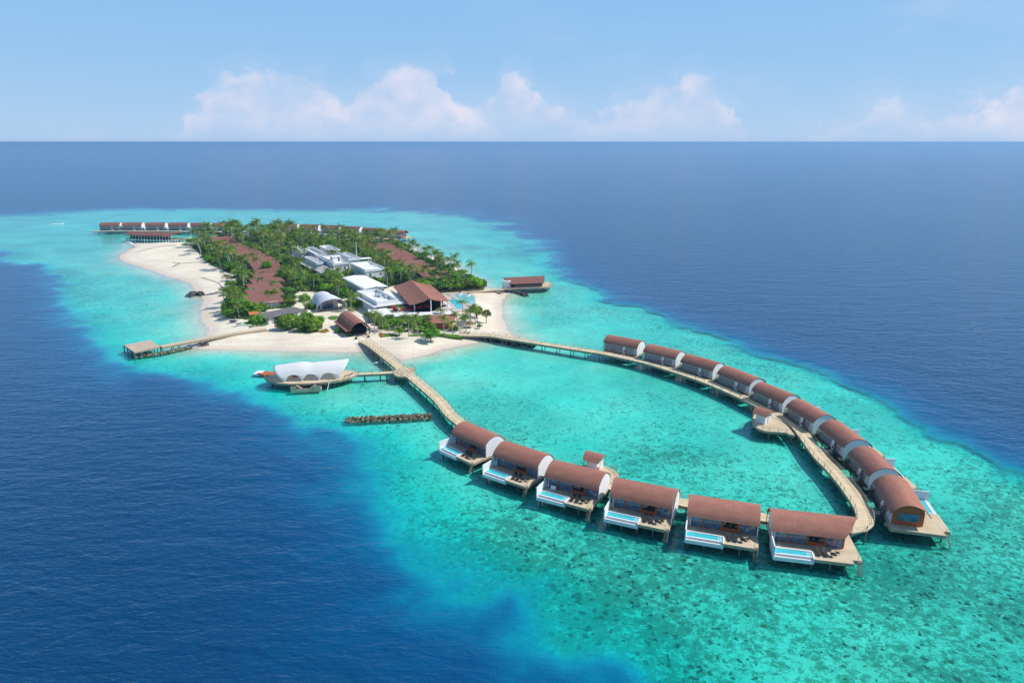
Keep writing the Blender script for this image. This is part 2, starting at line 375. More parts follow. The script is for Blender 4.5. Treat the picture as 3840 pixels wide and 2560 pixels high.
def axis(lo, hi, step, far):
    a = list(np.arange(lo, hi + .01, step)); s_ = step; p = hi
    while p < far: s_ *= 1.35; p += s_; a.append(p)
    s_ = step; p = lo; b = []
    while p > -far: s_ *= 1.35; p -= s_; b.append(p)
    return np.array(b[::-1] + a)
ys1 = list(np.arange(56, 300, 1.5)) + list(np.arange(300, 700, 3.0))
def ax_y():
    a = ys1[:]; s_ = 3.0; p = a[-1]
    while p < 45000: s_ *= 1.2; p += s_; a.append(p)
    s_ = 1.5; p = a[0]; b = []
    while p > -30000: s_ *= 1.35; p -= s_; b.append(p)
    return np.array(b[::-1] + a)
XS = axis(-345, 140, 1.75, 40000); YS = ax_y()
GX, GY = np.meshgrid(XS, YS)
GZ, GC, GD, GR = terrain(GX.ravel(), GY.ravel())
def sheet(name, zz, mat, attrs):
    me = bpy.data.meshes.new(name); nx, ny = len(XS), len(YS); N = nx * ny
    co = np.empty((N, 3), np.float32); co[:, 0] = GX.ravel(); co[:, 1] = GY.ravel(); co[:, 2] = zz
    ii = np.arange((nx - 1) * (ny - 1)); r_ = ii // (nx - 1); c_ = ii % (nx - 1); a = r_ * nx + c_
    q = np.stack([a, a + 1, a + nx + 1, a + nx], 1).astype(np.int32)
    me.vertices.add(N); me.vertices.foreach_set('co', co.ravel()); me.loops.add(q.size); me.loops.foreach_set('vertex_index', q.ravel())
    me.polygons.add(len(q)); me.polygons.foreach_set('loop_start', np.arange(0, q.size, 4, dtype=np.int32)); me.update(calc_edges=True)
    me.polygons.foreach_set('use_smooth', np.ones(len(q), bool))
    for k, v in attrs.items():
        at = me.attributes.new(k, 'FLOAT', 'POINT'); at.data.foreach_set('value', v.astype(np.float32))
    me.materials.append(mat); o = bpy.data.objects.new(name, me); COL.objects.link(o); o['kind'] = 'structure'; return o

gm = bpy.data.materials.new('sand_and_reef'); gm.use_nodes = True; q = NT(gm.node_tree); b = gm.node_tree.nodes['Principled BSDF']
p0 = q.pos(); cor = q.attr('coral'); p = q.vmath('ADD', p0, q.vmath('MULTIPLY', q.vmath('SUBTRACT', q.noise(q.mapping(p0, scale=(.5, 1.3, 1)), 1.1, 3, .6, 0, 1), (.5, .5, .5)), (1.5, 1.1, 0))); ht = q.attr('height')
n_big = q.noise(p, .16, 5, .65, .3); n_mid = q.noise(p, .85, 5, .68, .5); n_fine = q.noise(p, 2.8, 4, .65)
sand = q.ramp(q.noise(p, .06, 5, .6), [(.3, (.72, .63, .49)), (.7, (.82, .74, .60))])
sand = q.mix(1.0, sand, q.mrange(n_fine, .3, .7, .93, 1.05), 'MULTIPLY')
sand = q.mix(1.0, sand, q.mrange(q.noise(q.mapping(p0, rot=(0, 0, .5), scale=(.35, 1, 1)), .3, 5, .65), .3, .7, .84, 1.06), 'MULTIPLY')
wet = q.mrange(ht, .10, .55, 1.0, 0.0, smooth=True)
sand = q.mix(q.math('MULTIPLY', wet, .75), sand, (.60, .49, .40))
uw = q.mix(q.mrange(n_big, .35, .65), (.72, .71, .58), (.88, .85, .72))
# coral rubble: mid-scale mottling, then distinct heads
mot = q.mrange(q.math('ADD', q.math('ADD', q.math('MULTIPLY', n_mid, .50), q.math('MULTIPLY', n_big, .18)), q.math('MULTIPLY', n_fine, .32)), q.math('SUBTRACT', .545, q.math('MULTIPLY', cor, .17)), q.math('SUBTRACT', .625, q.math('MULTIPLY', cor, .14)), 0, 1, smooth=True)
uw = q.mix(q.math('MULTIPLY', mot, .80), uw, q.mix(q.mrange(n_fine, .38, .62), (.02, .05, .03), (.22, .30, .18)))
vo = q.new('ShaderNodeTexVoronoi', feature='F1'); q.put(vo.inputs['Vector'], q.vmath('ADD', p, q.vmath('SCALE', q.noise(p, .8, 3, .6, 0, 1), (0, 0, 0))))
vo.inputs['Scale'].default_value = 1.05; vo.inputs['Randomness'].default_value = 1.0
vd = q.math('ADD', vo.outputs['Distance'], q.math('MULTIPLY', q.math('SUBTRACT', n_mid, .5), 2.2))
vs_ = q.new('ShaderNodeSeparateColor'); q.put(vs_.inputs[0], vo.outputs['Color'])
lim = q.math('MULTIPLY', q.math('SUBTRACT', q.math('MULTIPLY', cor, 1.0), vs_.outputs[0]), q.mrange(vs_.outputs[2], 0, 1, .25, .75))
head = q.mrange(vd, q.math('SUBTRACT', lim, .10), q.math('ADD', lim, .10), 1, 0, smooth=True)
uw = q.mix(q.math('MULTIPLY', head, .9), uw, q.mix(vs_.outputs[1], (.03, .032, .018), (.20, .12, .045)))
uw = q.mix(1.0, uw, q.mrange(q.noise(p0, .035, 4, .6), .35, .65, .76, 1.06), 'MULTIPLY')
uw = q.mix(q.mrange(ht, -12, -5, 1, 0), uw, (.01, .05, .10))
col = q.mix(q.mrange(ht, -.25, .06, 0, 1, smooth=True), uw, sand)
lf = q.mrange(q.math('ADD', q.attr('litter'), q.math('MULTIPLY', q.math('SUBTRACT', n_mid, .5), .8)), .3, .7, 0, 1, smooth=True)
col = q.mix(lf, col, q.mix(n_fine, (.05, .055, .025), (.15, .13, .075)))
q.put(b.inputs['Base Color'], col); b.inputs['Roughness'].default_value = .95; b.inputs['Specular IOR Level'].default_value = .1
q.put(b.inputs['Normal'], q.bump(q.math('ADD', q.math('MULTIPLY', n_mid, .7), q.math('MULTIPLY', head, .8)), .6, .5))
zz = np.where(GZ < -.45, -.45 - np.minimum((-.45 - GZ) * .20, .55), GZ)
land_bump = (fbm(GX.ravel(), GY.ravel(), 12, 3, 77) - .5) * .35
zz = zz + np.where(GD > 6, land_bump, 0)
lit = np.clip(sdist(GX.ravel(), GY.ravel(), FOREST) / 2.0 + .2, 0, 1) * (GZ > .3)
sheet('ground', zz, gm, {'coral': GC, 'height': zz, 'litter': lit})

wm = bpy.data.materials.new('sea_water'); wm.use_nodes = True; q = NT(wm.node_tree); q.n.clear()
p = q.pos(); dep = q.attr('depth')
d1 = q.math('DIVIDE', dep, 30.0)
L30 = lambda *st: [(a / 30., c) for a, c in st]
TI = [(0, (.98, .99, .97)), (.35, (.74, .97, .93)), (1.1, (.35, .97, .94)), (2.0, (.12, .92, .92)), (4, (.02, .75, .88)), (9, (.0, .35, .60)), (30, (0, .1, .2))]
OP = [(0, 0.0), (.3, .02), (1.2, .035), (1.8, .07), (2.4, .24), (3.2, .55), (4.2, .84), (6, 1.0)]
WANT = [(0, (.5, .6, .55)), (1.2, (.02, .50, .47)), (2.0, (.0, .42, .42)), (2.6, (.0, .35, .39)), (3.4, (.0, .25, .34)), (4.4, (.0, .165, .28)), (6, (.0, .105, .225)), (9, (.0, .07, .185)), (16, (.001, .050, .138)), (30, (.001, .044, .122))]
def lerp_t(T_, d):
    for (a, va), (b_, vb) in zip(T_, T_[1:]):
        if a <= d <= b_:
            f = (d - a) / (b_ - a); return va + (vb - va) * f if not isinstance(va, tuple) else tuple(x + (y - x) * f for x, y in zip(va, vb))
    return T_[-1][1]
MI = []
for d_ in (0, 1.2, 1.8, 2.2, 2.6, 3.0, 3.4, 3.9, 4.4, 5.2, 6, 9, 14, 22, 30):     # back-scatter left over once the light from the seabed is counted
    o_ = max(lerp_t(OP, d_), .02); ti = lerp_t(TI, d_); wt = lerp_t(WANT, d_)
    MI.append((d_, tuple(min(.6, max(.0, (w0 - (1 - o_) ** 2 * t0 * t0 * .5) / o_)) for w0, t0 in zip(wt, ti)) if d_ > 1 else wt))
tint = q.ramp(d1, L30(*TI)); milk = q.ramp(d1, L30(*MI)); opa = q.ramp(d1, L30(*OP))
# swell, chop and ripples
rot = q.mapping(p, rot=(0, 0, R(14)), scale=(.34, 1.0, 1.0))
rot2 = q.mapping(p, rot=(0, 0, R(-22)), scale=(.5, 1.0, 1.0))
w1 = q.noise(rot, .16, 4, .55, .6); w2 = q.noise(rot2, .52, 4, .6, .4); w3 = q.noise(rot, 1.7, 3, .6, .2)
calm = q.mrange(dep, .4, 9, .30, 1.0)
h = q.math('ADD', q.math('ADD', q.math('MULTIPLY', w1, .95), q.math('MULTIPLY', w2, .66)), q.math('MULTIPLY', w3, .27))
h = q.math('MULTIPLY', h, calm)
bn = q.new('ShaderNodeBump'); bn.inputs['Strength'].default_value = 1.0; bn.inputs['Distance'].default_value = 1.0; q.put(bn.inputs['Height'], h)
nrm = bn.outputs[0]
tr = q.new('ShaderNodeBsdfTransparent'); q.put(tr.inputs[0], tint)
df = q.new('ShaderNodeBsdfDiffuse'); q.put(df.inputs[0], milk); q.put(df.inputs['Normal'], nrm)
mx = q.new('ShaderNodeMixShader'); q.put(mx.inputs[0], opa); q.l.new(tr.outputs[0], mx.inputs[1]); q.l.new(df.outputs[0], mx.inputs[2])
gl = q.new('ShaderNodeBsdfGlossy'); gl.inputs['Roughness'].default_value = .16; gl.inputs[0].default_value = (.82, .92, 1, 1); bn2 = q.new('ShaderNodeBump'); bn2.inputs['Strength'].default_value = 1.0; bn2.inputs['Distance'].default_value = .38; q.put(bn2.inputs['Height'], h); q.put(gl.inputs['Normal'], bn2.outputs[0])
fr = q.new('ShaderNodeFresnel'); fr.inputs['IOR'].default_value = 1.33; bn3 = q.new('ShaderNodeBump'); bn3.inputs['Strength'].default_value = 1.0; bn3.inputs['Distance'].default_value = .62; q.put(bn3.inputs['Height'], h); q.put(fr.inputs['Normal'], bn3.outputs[0])
frv = q.math('MINIMUM', fr.outputs[0], .7)
fo_ = q.math('MULTIPLY', q.mrange(dep, .0, .012, 0, 1), q.mrange(dep, .03, .09, 1, 0))
fo_ = q.math('MULTIPLY', fo_, q.mrange(q.noise(p, .35, 5, .65), .46, .60, 0, .8))
fd_ = q.new('ShaderNodeBsdfDiffuse'); q.put(fd_.inputs[0], (.85, .86, .86)); mf = q.new('ShaderNodeMixShader'); q.put(mf.inputs[0], fo_); q.l.new(mx.outputs[0], mf.inputs[1]); q.l.new(fd_.outputs[0], mf.inputs[2]); mx = mf
mx2 = q.new('ShaderNodeMixShader'); q.put(mx2.inputs[0], frv); q.l.new(mx.outputs[0], mx2.inputs[1]); q.l.new(gl.outputs[0], mx2.inputs[2])
ou = q.new('ShaderNodeOutputMaterial'); q.l.new(mx2.outputs[0], ou.inputs[0])
dpt = np.clip(-GZ, 0, 34)
sheet('sea_water', np.zeros(len(GZ)), wm, {'depth': dpt})

# ------------------------------------------------------------------ sea air
hm = bpy.data.materials.new('haze'); hm.use_nodes = True; q = NT(hm.node_tree); q.n.clear()
vp = q.new('ShaderNodeVolumePrincipled'); vp.inputs['Color'].default_value = (.36, .64, 1, 1); vp.inputs['Density'].default_value = HAZE; vp.inputs['Anisotropy'].default_value = .2
ho = q.new('ShaderNodeOutputMaterial'); q.l.new(vp.outputs[0], ho.inputs['Volume'])
hb = MB().b2(-60000, 60000, -60000, 60000, -40, 68).build('haze', hm); hb['kind'] = 'stuff'; hb['label'] = 'pale blue sea haze thinning the distant water'
# ------------------------------------------------------------------ over-water villas
PROF_ROOF = [(-.75, 2.2), (-.3, 2.85), (.35, 3.4), (1.2, 3.85), (2.1, 4.12), (3.0, 4.15), (3.9, 3.9), (4.7, 3.4), (5.3, 2.8), (5.62, 2.3)]
def arc_under(y0, y1, z0, drop=.12):
    pts = [(y0, z0)]
    def zat(y):
        for (a, za), (b_, zb) in zip(PROF_ROOF, PROF_ROOF[1:]):
            if a <= y <= b_: return za + (zb - za) * (y - a) / (b_ - a)
        return 1.3
    n = 14; top_ = [(y0 + (y1 - y0) * i / n, zat(y0 + (y1 - y0) * i / n) - drop) for i in range(n + 1)]
    return [(y1, z0)] + top_[::-1] + [(y0, z0)]
def _dense(pr, k=3):
    out = []
    for i in range(len(pr) - 1):
        p0, p1, p2, p3 = pr[max(i - 1, 0)], pr[i], pr[i + 1], pr[min(i + 2, len(pr) - 1)]
        for j in range(k):
            q = j / k; out.append(tuple(.5 * (2 * p1[d] + (p2[d] - p0[d]) * q + (2 * p0[d] - 5 * p1[d] + 4 * p2[d] - p3[d]) * q * q + (3 * p1[d] - p0[d] - 3 * p2[d] + p3[d]) * q ** 3) for d in (0, 1)))
    return out + [pr[-1]]
PROF_ROOF = _dense(PROF_ROOF)
VL = 11.3
def make_villa(name, mirror=False, corner=False, far=False, label='', cat='villa', group=''):
    """local frame: -y is the ocean side (deck, pool), +y the walkway side; floor at z = 2 over the water"""
    root = thing(name, (0, 0, 0), 0, label, cat, group); h = VL / 2; FZ = 2.0
    def fin(mb, nm, mat, parent=root, smooth=False):
        mb.v = [(p_[0], p_[1], p_[2] + FZ) for p_ in mb.v]
        if mirror: mb.mirror()
        return mb.build(nm, mat, parent, smooth)
    # roof
    rows = []
    for i, (y, z) in enumerate(PROF_ROOF):
        f = i / (len(PROF_ROOF) - 1)
        x1 = h + .25
        if corner: x1 = h + (.75 if mirror else -.7 + 2.5 * min(1, f / .5) ** .7)
        rows.append([(-h - .1 + (x1 + h + .1) * k / 8., y, z) for k in range(9)])
    fin(MB().shell(rows, .13), 'roof', M['roof'], smooth=False)
    # end walls
    fin(MB().wall(-h + .5, arc_under(.05, 5.2, -.25, .22), .2), 'end_wall', M['white'])
    if not corner: fin(MB().wall(h + .02, arc_under(.05, 5.3, -.25), .22), 'end_wall', M['white'])
    else:
        fin(MB().wall(h - .12, arc_under(.35, 5.0, 0), .2), 'timber_end_wall', M['wood'])
        wn = fin(MB().b2(h - .03, h + .04, .75, 4.3, .75, 2.35), 'window', M['wood'])
        fin(MB().b2(h + .03, h + .07, .88, 3.3, .87, 2.23).b2(h + .03, h + .07, 3.4, 4.17, .87, 2.23), 'pane', M['glass'], wn)
    fin(MB().b2(-h + .25, h - .25, 4.9, 5.05, -.1, 2.7), 'rear_wall', M['white'])
    # curved slat screens on the walkway side
    def scr(x0, x1):
        mb = MB(); n = max(2, int((x1 - x0) / .52)); C_ = [(5.6, 2.3), (5.9, 1.6), (6.0, .8), (5.95, .1), (5.78, -.45), (5.5, -.85)]
        for i in range(n + 1):
            x = x0 + (x1 - x0) * i / n
            for a, b_ in zip(C_, C_[1:]): mb.bar((x, a[0], a[1]), (x, b_[0], b_[1]), .10, .10)
        for (y, z) in ((5.88, 1.65), (5.99, .95), (5.96, .25), (5.8, -.4)): mb.bar((x0, y, z), (x1, y, z), .06, .07)
        return mb
    fin(scr(-h + .1, .9), 'slat_screen', M['timber_dark']); fin(scr(2.5, h - .9), 'slat_screen', M['timber_dark'])
    fin(MB().b2(-h + .25, h - .25, 5.06, 5.5, -.3, -.1), 'rear_ledge', M['timber_dark'])
    dr = fin(MB().b2(1.0, 1.95, 5.35, 5.6, 0, 2.2), 'door', M['white']); fin(MB().b2(1.5, 1.9, 5.61, 5.72, .55, 1.05), 'fire_hose_box', M['red'], dr)
    fin(MB().b2(h - .75, h + .1, 4.2, 5.9, -.55, -.25), 'end_sill', M['deckx'])
    # entry bridge
    fin(MB().b2(1.0, 2.3, 5.5, 7.7, -.3, -.06), 'entry_bridge', M['deckg'])
    mb = MB()
    for a, b_ in (((-h + .2, 7.35), (.9, 7.35)), ((.9, 7.35), (.9, 6.1)), ((-h + .2, 7.35), (-h + .2, 6.1)), ((2.4, 7.35), (h - .3, 7.35)), ((2.4, 7.35), (2.4, 6.1))):
        mb.bar((a[0], a[1], -.5), (b_[0], b_[1], -.5), .09, .09)
    fin(mb, 'net_frame', M['timber'])
    # glazing: bays of sliding panes and one picture window between timber posts
    for (x0, x1, np_, pic) in ((-h + .35, -3.1, 3, 0), (-2.85, -.15, 4, 0), (.1, 2.55, 1, 1), (2.85, h - .3, 3, 0)):
        fr_ = MB(); zb, zt = (.45, 2.25) if pic else (.0, 2.45)
        fr_.b2(x0, x1, .1, .24, zb, zb + (.18 if pic else .07)); fr_.b2(x0, x1, .1, .24, zt - .1, zt)
        for k in range(np_ + 1):
            x = x0 + (x1 - x0) * k / np_; fr_.b2(x - .045, x + .045, .09, .25, zb + .05, zt - .05)
        wn = fin(fr_, 'window', M['wood'])
        gp = MB()
        for k in range(np_): gp.b2(x0 + (x1 - x0) * k / np_ + .05, x0 + (x1 - x0) * (k + 1) / np_ - .05, .15, .19, zb + .07, zt - .1)
        fin(gp, 'pane', M['glass_dark'] if pic else M['glass'], wn)
    pb = MB().b2(-2.98 - .1, -2.98 + .13, .02, .3, 0, 2.6).b2(-.02 - .14, -.02 + .1, .02, .3, 0, 2.6).b2(2.7 - .13, 2.7 + .13, .02, .3, 0, 2.6).b2(.1, 2.55, .07, .3, 0, .44)
    pb.b2(h - .33, h - .24, .02, .3, 0, 2.6).b2(-h + .25, h - .25, .12, .28, 2.46, 3.1)
    fin(pb, 'timber_posts', M['wood'])
    # deck
    xr = h + (2.0 if corner else .15)
    poly = [(-h, 5.2), (-h, -1.75), (.45, -1.75), (.45, -3.95), (h - .45, -3.95), (h - .45, -3.55), (h + .15, -3.55)] if not corner else \
           [(-h, 5.2), (-h, -1.75), (.45, -1.75), (.45, -3.95), (h + .55, -3.95), (h + .55, -2.9), (xr, -2.9), (xr - .25, 5.6), (h - .2, 5.6)]
    if not corner: poly += [(h + .15, 4.0), (h - .0, 5.2)]
    fin(MB().prism(poly, -.12, 0), 'deck', M['deckx'])
    fas = MB(); pr = poly[1:-1] if not corner else poly[1:]
    for a, b_ in zip(pr, pr[1:]): fas.bar((a[0], a[1], -.33), (b_[0], b_[1], -.33), .08, .42)
    fin(fas, 'deck_fascia', M['timber'])
    fin(MB().b2(-h + .3, h - .3, .3, 4.9, -.5, -.13), 'under_frame', M['timber_dark'])
    # pool: white basin, ledge, water, steps
    ba = MB(); x0, x1, y0, y1 = -h, .45, -3.95, -1.76
    ba.b2(x0, x1, y0, y0 + .14, -1.0, -.32).b2(x0, x0 + .14, y0 + .14, y1, -1.0, .08).b2(x1 - .16, x1, y0, y1, -1.0, .08).b2(x0 + .14, x1 - .16, y1 - .16, y1, -1.0, .08)
    ba.b2(x0 + .14, x1 - .16, y0 + .14, y1 - .16, -1.0, -.9).b2(x0 + .9, x1 - .6, y0 + .62, y0 + .74, -.9, -.02).b2(x0 + .14, x1 - .16, y0 + .5, y0 + .62, -.9, -.02)
    pl = fin(ba, 'pool_basin', M['white'])
    fin(MB().b2(x0 + .14, x1 - .16, y0 + .15, y0 + .5, -.5, -.35), 'overflow_ledge', M['stone'], pl)
    fin(MB().b2(x0 + .15, x1 - .17, y0 + .75, y1 - .17, -.3, -.07), 'pool_water', M['pool'], pl)
    fin(MB().b2(x1 - .95, x1 - .8, y0 + .78, y1 - .2, -.06, -.045).b2(x1 - .65, x1 - .5, y0 + .78, y1 - .2, -.06, -.045).b2(x1 - .38, x1 - .22, y0 + .78, y1 - .2, -.06, -.045), 'pool_steps', M['tile'], pl)
    fin(MB().b2(-h - .1, -h + .08, -4.0, -.75, -.9, 1.55).b2(-h - .1, -h + .08, -.75, .1, -.9, 2.15), 'privacy_wall', M['white'])
    fin(MB().b2(-h + .1, -h + 1.35, -1.45, -1.35, .0, .04).b2(-h + 1.25, -h + 1.35, -1.35, -.35, .0, .04), 'shower_kerb', M['white'])
    # ladder to the water
    lx = h + 1.6 if corner else h - .2; ly = -2.95 if corner else -3.6
    ld = MB()
    for dx in (-.32, .32): ld.bar((lx + dx, ly - .05, .9), (lx + dx, ly - .18, -.05), .05, .05); ld.bar((lx + dx, ly - .15, -.05), (lx + dx, ly - 1.0, -2.3), .07, .12)
    for k in range(8): f = k / 7.; ld.box((lx, ly - .2 - .78 * f, -.15 - 2.1 * f), (.62, .2, .05))
    fin(ld, 'ladder', M['timber'])
    # piles
    for (x, y) in ((-h + .5, -3.3), (-2.6, -3.3), (.2, -3.3), (3.0, -3.2), (h - .5, -3.2), (-h + .5, .6), (-1.8, .6), (1.9, .6), (h - .6, .6), (-h + .5, 4.6), (-1.8, 4.6), (1.9, 4.6), (h - .6, 4.6)):
        fin(MB().tube([(x, y, -4.2), (x, y, -.3 if y > -3 else -.6)], .15, 7), 'pile', M['pile'])
    return root
fr_pts = [((-15.57, 134.14), (-8.26, 126.89)), ((-5.81, 123.08), (2.70, 117.02)), ((4.59, 113.89), (13.90, 108.76)),
          ((16.16, 106.26), (26.35, 101.87)), ((28.79, 99.78), (39.63, 96.35)), ((41.60, 94.83), (52.89, 92.52))]
ORD = ['first', 'second', 'third', 'fourth', 'fifth', 'sixth', 'seventh', 'eighth', 'ninth']
front_proto = make_villa('overwater_villa', label='', group='over-water villas with lap pools along the near arc')
front = []
for i, (a, b_) in enumerate(fr_pts):
    a = Vector(a); b_ = Vector(b_); mid = (a + b_) / 2; ang = math.atan2(b_.y - a.y, b_.x - a.x)
    if i == 5: ang = R(-12.5)
    c = mid + Vector((-math.sin(ang), math.cos(ang))) * 3.95
    if i == 5: o = make_villa('overwater_villa', corner=True, group='over-water villas with lap pools along the near arc')
    else: o = front_proto if i == 0 else copy_tree(front_proto)
    lab = ['over-water villa nearest the island on the near arc, its deck in shadow beside the jetty',
           'second over-water villa from the jetty on the near arc, gap before round hut platform',
           'third over-water villa of the near arc, in front of the small white hut platform',
           'fourth over-water villa of the near arc, thin white flagpole standing at its right end',
           'fifth over-water villa of the near arc, between the flagpole villa and the frontmost one',
           'frontmost over-water villa by the walkway bend, timber and glass at its right corner'][i]
    place(o, (c.x, c.y, 0), ang, lab, sc=((b_ - a).length / 11.3 if i < 5 else 1.0, 1, 1)); front.append((o, c, ang))
# furniture on the near-arc decks
def lounger_mesh():
    mb = MB(); mb.shell([[(-.33, -1.0, .32), (.33, -1.0, .32)], [(-.33, .25, .34), (.33, .25, .34)], [(-.33, .95, .78), (.33, .95, .78)]], .09)
    for x in (-.28, .28):
        for y in (-.8, .3): mb.b2(x - .03, x + .03, y - .03, y + .03, 0, .3)
    return mb
def add_chair(loc, rz, label, group):
    r_ = thing('deck_chair', loc, rz, label, 'chair', group)
    link('seat', CH['seat'], r_); link('back_hoop', CH['hoop'], r_); link('leg', CH['legs'], r_); return r_
CH = {}
mb = MB(); mb.disc((0, 0), .34, .38, .42, 14); CH['seat'] = mb.mesh('seat', M['black'])
mb = MB(); mb.tube([(.42 * math.cos(a), .42 * math.sin(a), .62 + .22 * max(0, math.sin(a))) for a in [R(-30 + 240 * k / 12) for k in range(13)]], .025, 5)
for k in range(7): a = R(-10 + 200 * k / 6); mb.bar((.34 * math.cos(a), .34 * math.sin(a), .4), (.42 * math.cos(a), .42 * math.sin(a), .62 + .22 * max(0, math.sin(a))), .02, .02)
CH['hoop'] = mb.mesh('hoop', M['black'])
mb = MB()
for a in (45, 135, 225, 315): mb.bar((.3 * math.cos(R(a)), .3 * math.sin(R(a)), .4), (.38 * math.cos(R(a)), .38 * math.sin(R(a)), 0), .03, .03)
CH['legs'] = mb.mesh('legs', M['black'])
lm = lounger_mesh().mesh('lounger', M['black'])
mb = MB(); mb.tube([(.42 * math.cos(2 * math.pi * k / 16), .42 * math.sin(2 * math.pi * k / 16), .5) for k in range(17)], .03, 5)
for a in (0, 120, 240): mb.bar((.4 * math.cos(R(a)), .4 * math.sin(R(a)), .5), (.3 * math.cos(R(a)), .3 * math.sin(R(a)), 0), .03, .03)
tb = mb.mesh('table', M['black'])
tt_ = MB().disc((0, 0), .40, .47, .49, 16).mesh('table_top', M['glass_dark'])
VN = ['villa nearest the jetty', 'second villa from the jetty', 'villa before the hut platform', 'villa with the flagpole', 'fifth villa of the near arc', 'frontmost corner villa']
for i, (o, c, ang) in enumerate(front):
    def W2(x, y): return (c.x + x * math.cos(ang) - y * math.sin(ang), c.y + x * math.sin(ang) + y * math.cos(ang), 2.0)
    for k, x in enumerate((1.25, 2.25)):
        l = link('sun_lounger', lm, None, W2(x, -2.1), ang + R(8 + 9 * math.sin(i * 2.3 + k)))
        tag(l, 'black sun lounger %s the pool, %s' % (('beside', 'away from')[k], VN[i]), 'sun lounger', 'black sun loungers on the villa decks')
    r_ = thing('side_table', W2(3.35, -2.55), ang, 'round wire table, deck of the ' + VN[i], 'table', 'round wire tables on the villa decks')
    link('frame', tb, r_); link('table_top', tt_, r_)
    add_chair(W2(4.15, -1.9), ang + R(20), 'round-backed wire chair, deck of the ' + VN[i], 'round wire chairs on the villa decks')
o, c, ang = front[2]
w_ = MB().box((0, 0, .55), (1.1, .08, .7)).build('leaning_board', M['white'])
place(w_, (c.x - 3.6 * math.cos(ang) + .6 * math.sin(ang), c.y - 3.6 * math.sin(ang) - .6 * math.cos(ang), 1.85), ang); w_.rotation_euler.x = R(-18)
tag(w_, 'white board leaning on the windows of the villa before the hut platform', 'board')
# flagpole at the end of villa four
o, c, ang = front[3]
fp = thing('flagpole', (c.x + 5.75 * math.cos(ang) + 1.9 * math.sin(ang), c.y + 5.75 * math.sin(ang) - 1.9 * math.cos(ang), 2.0), 0, 'tall thin white pole standing at the right end of the fourth near villa', 'pole')
MB().tube([(0, 0, 0), (0, 0, 7.6)], [.05, .03], 6).build('pole_shaft', M['white2'], fp); MB().disc((0, 0), .09, 7.55, 7.7, 8).build('finial', M['white2'], fp)

far_pts = [(113, 152), (380, 218), (632, 290), (878, 372), (1110, 490), (1340, 605), (1560, 750), (1755, 935), (1925, 1130)]
near_pts = [(330, 195), (590, 270), (840, 352), (1085, 458), (1310, 578), (1515, 715), (1720, 885), (1890, 1085), (2030, 1330)]
rp = None
RL = ['farthest villa of the right-hand arc, where the boardwalk first meets the villas', 'second villa from the far end of the right-hand arc', 'third villa from the far end of the right-hand arc',
      'fourth villa from the far end of the right-hand arc', 'villa of the right-hand arc just beyond the small hut platform', 'villa of the right-hand arc directly opposite the small hut platform',
      'third villa from the near end of the right-hand arc', 'second villa from the near end of the right-hand arc', 'nearest villa of the right-hand arc, red-orange timber gable window facing the camera']
for i, (a, b_) in enumerate(zip(far_pts, near_pts)):
    a = P('H', *a, 1.7); b_ = P('H', *b_, 1.7); mid = (a + b_) / 2; d = (b_ - a); ang = math.atan2(d.y, d.x)
    # mirrored villa: its local -x end is the end with the ladder; local +y faces the boardwalk (left of travel is ocean)
    rz = ang + math.pi
    c = mid + Vector((math.cos(rz - math.pi / 2), math.sin(rz - math.pi / 2), 0)) * 5.75
    if i == 8: o = make_villa('overwater_villa', mirror=True, corner=True, group='over-water villas along the right-hand arc')
    elif rp is None: o = rp = make_villa('overwater_villa', mirror=True, group='over-water villas along the right-hand arc')
    else: o = copy_tree(rp)
    place(o, (c.x, c.y, 0), rz, RL[i], sc=(d.length / 11.0, 1, 1))
right_proto = rp
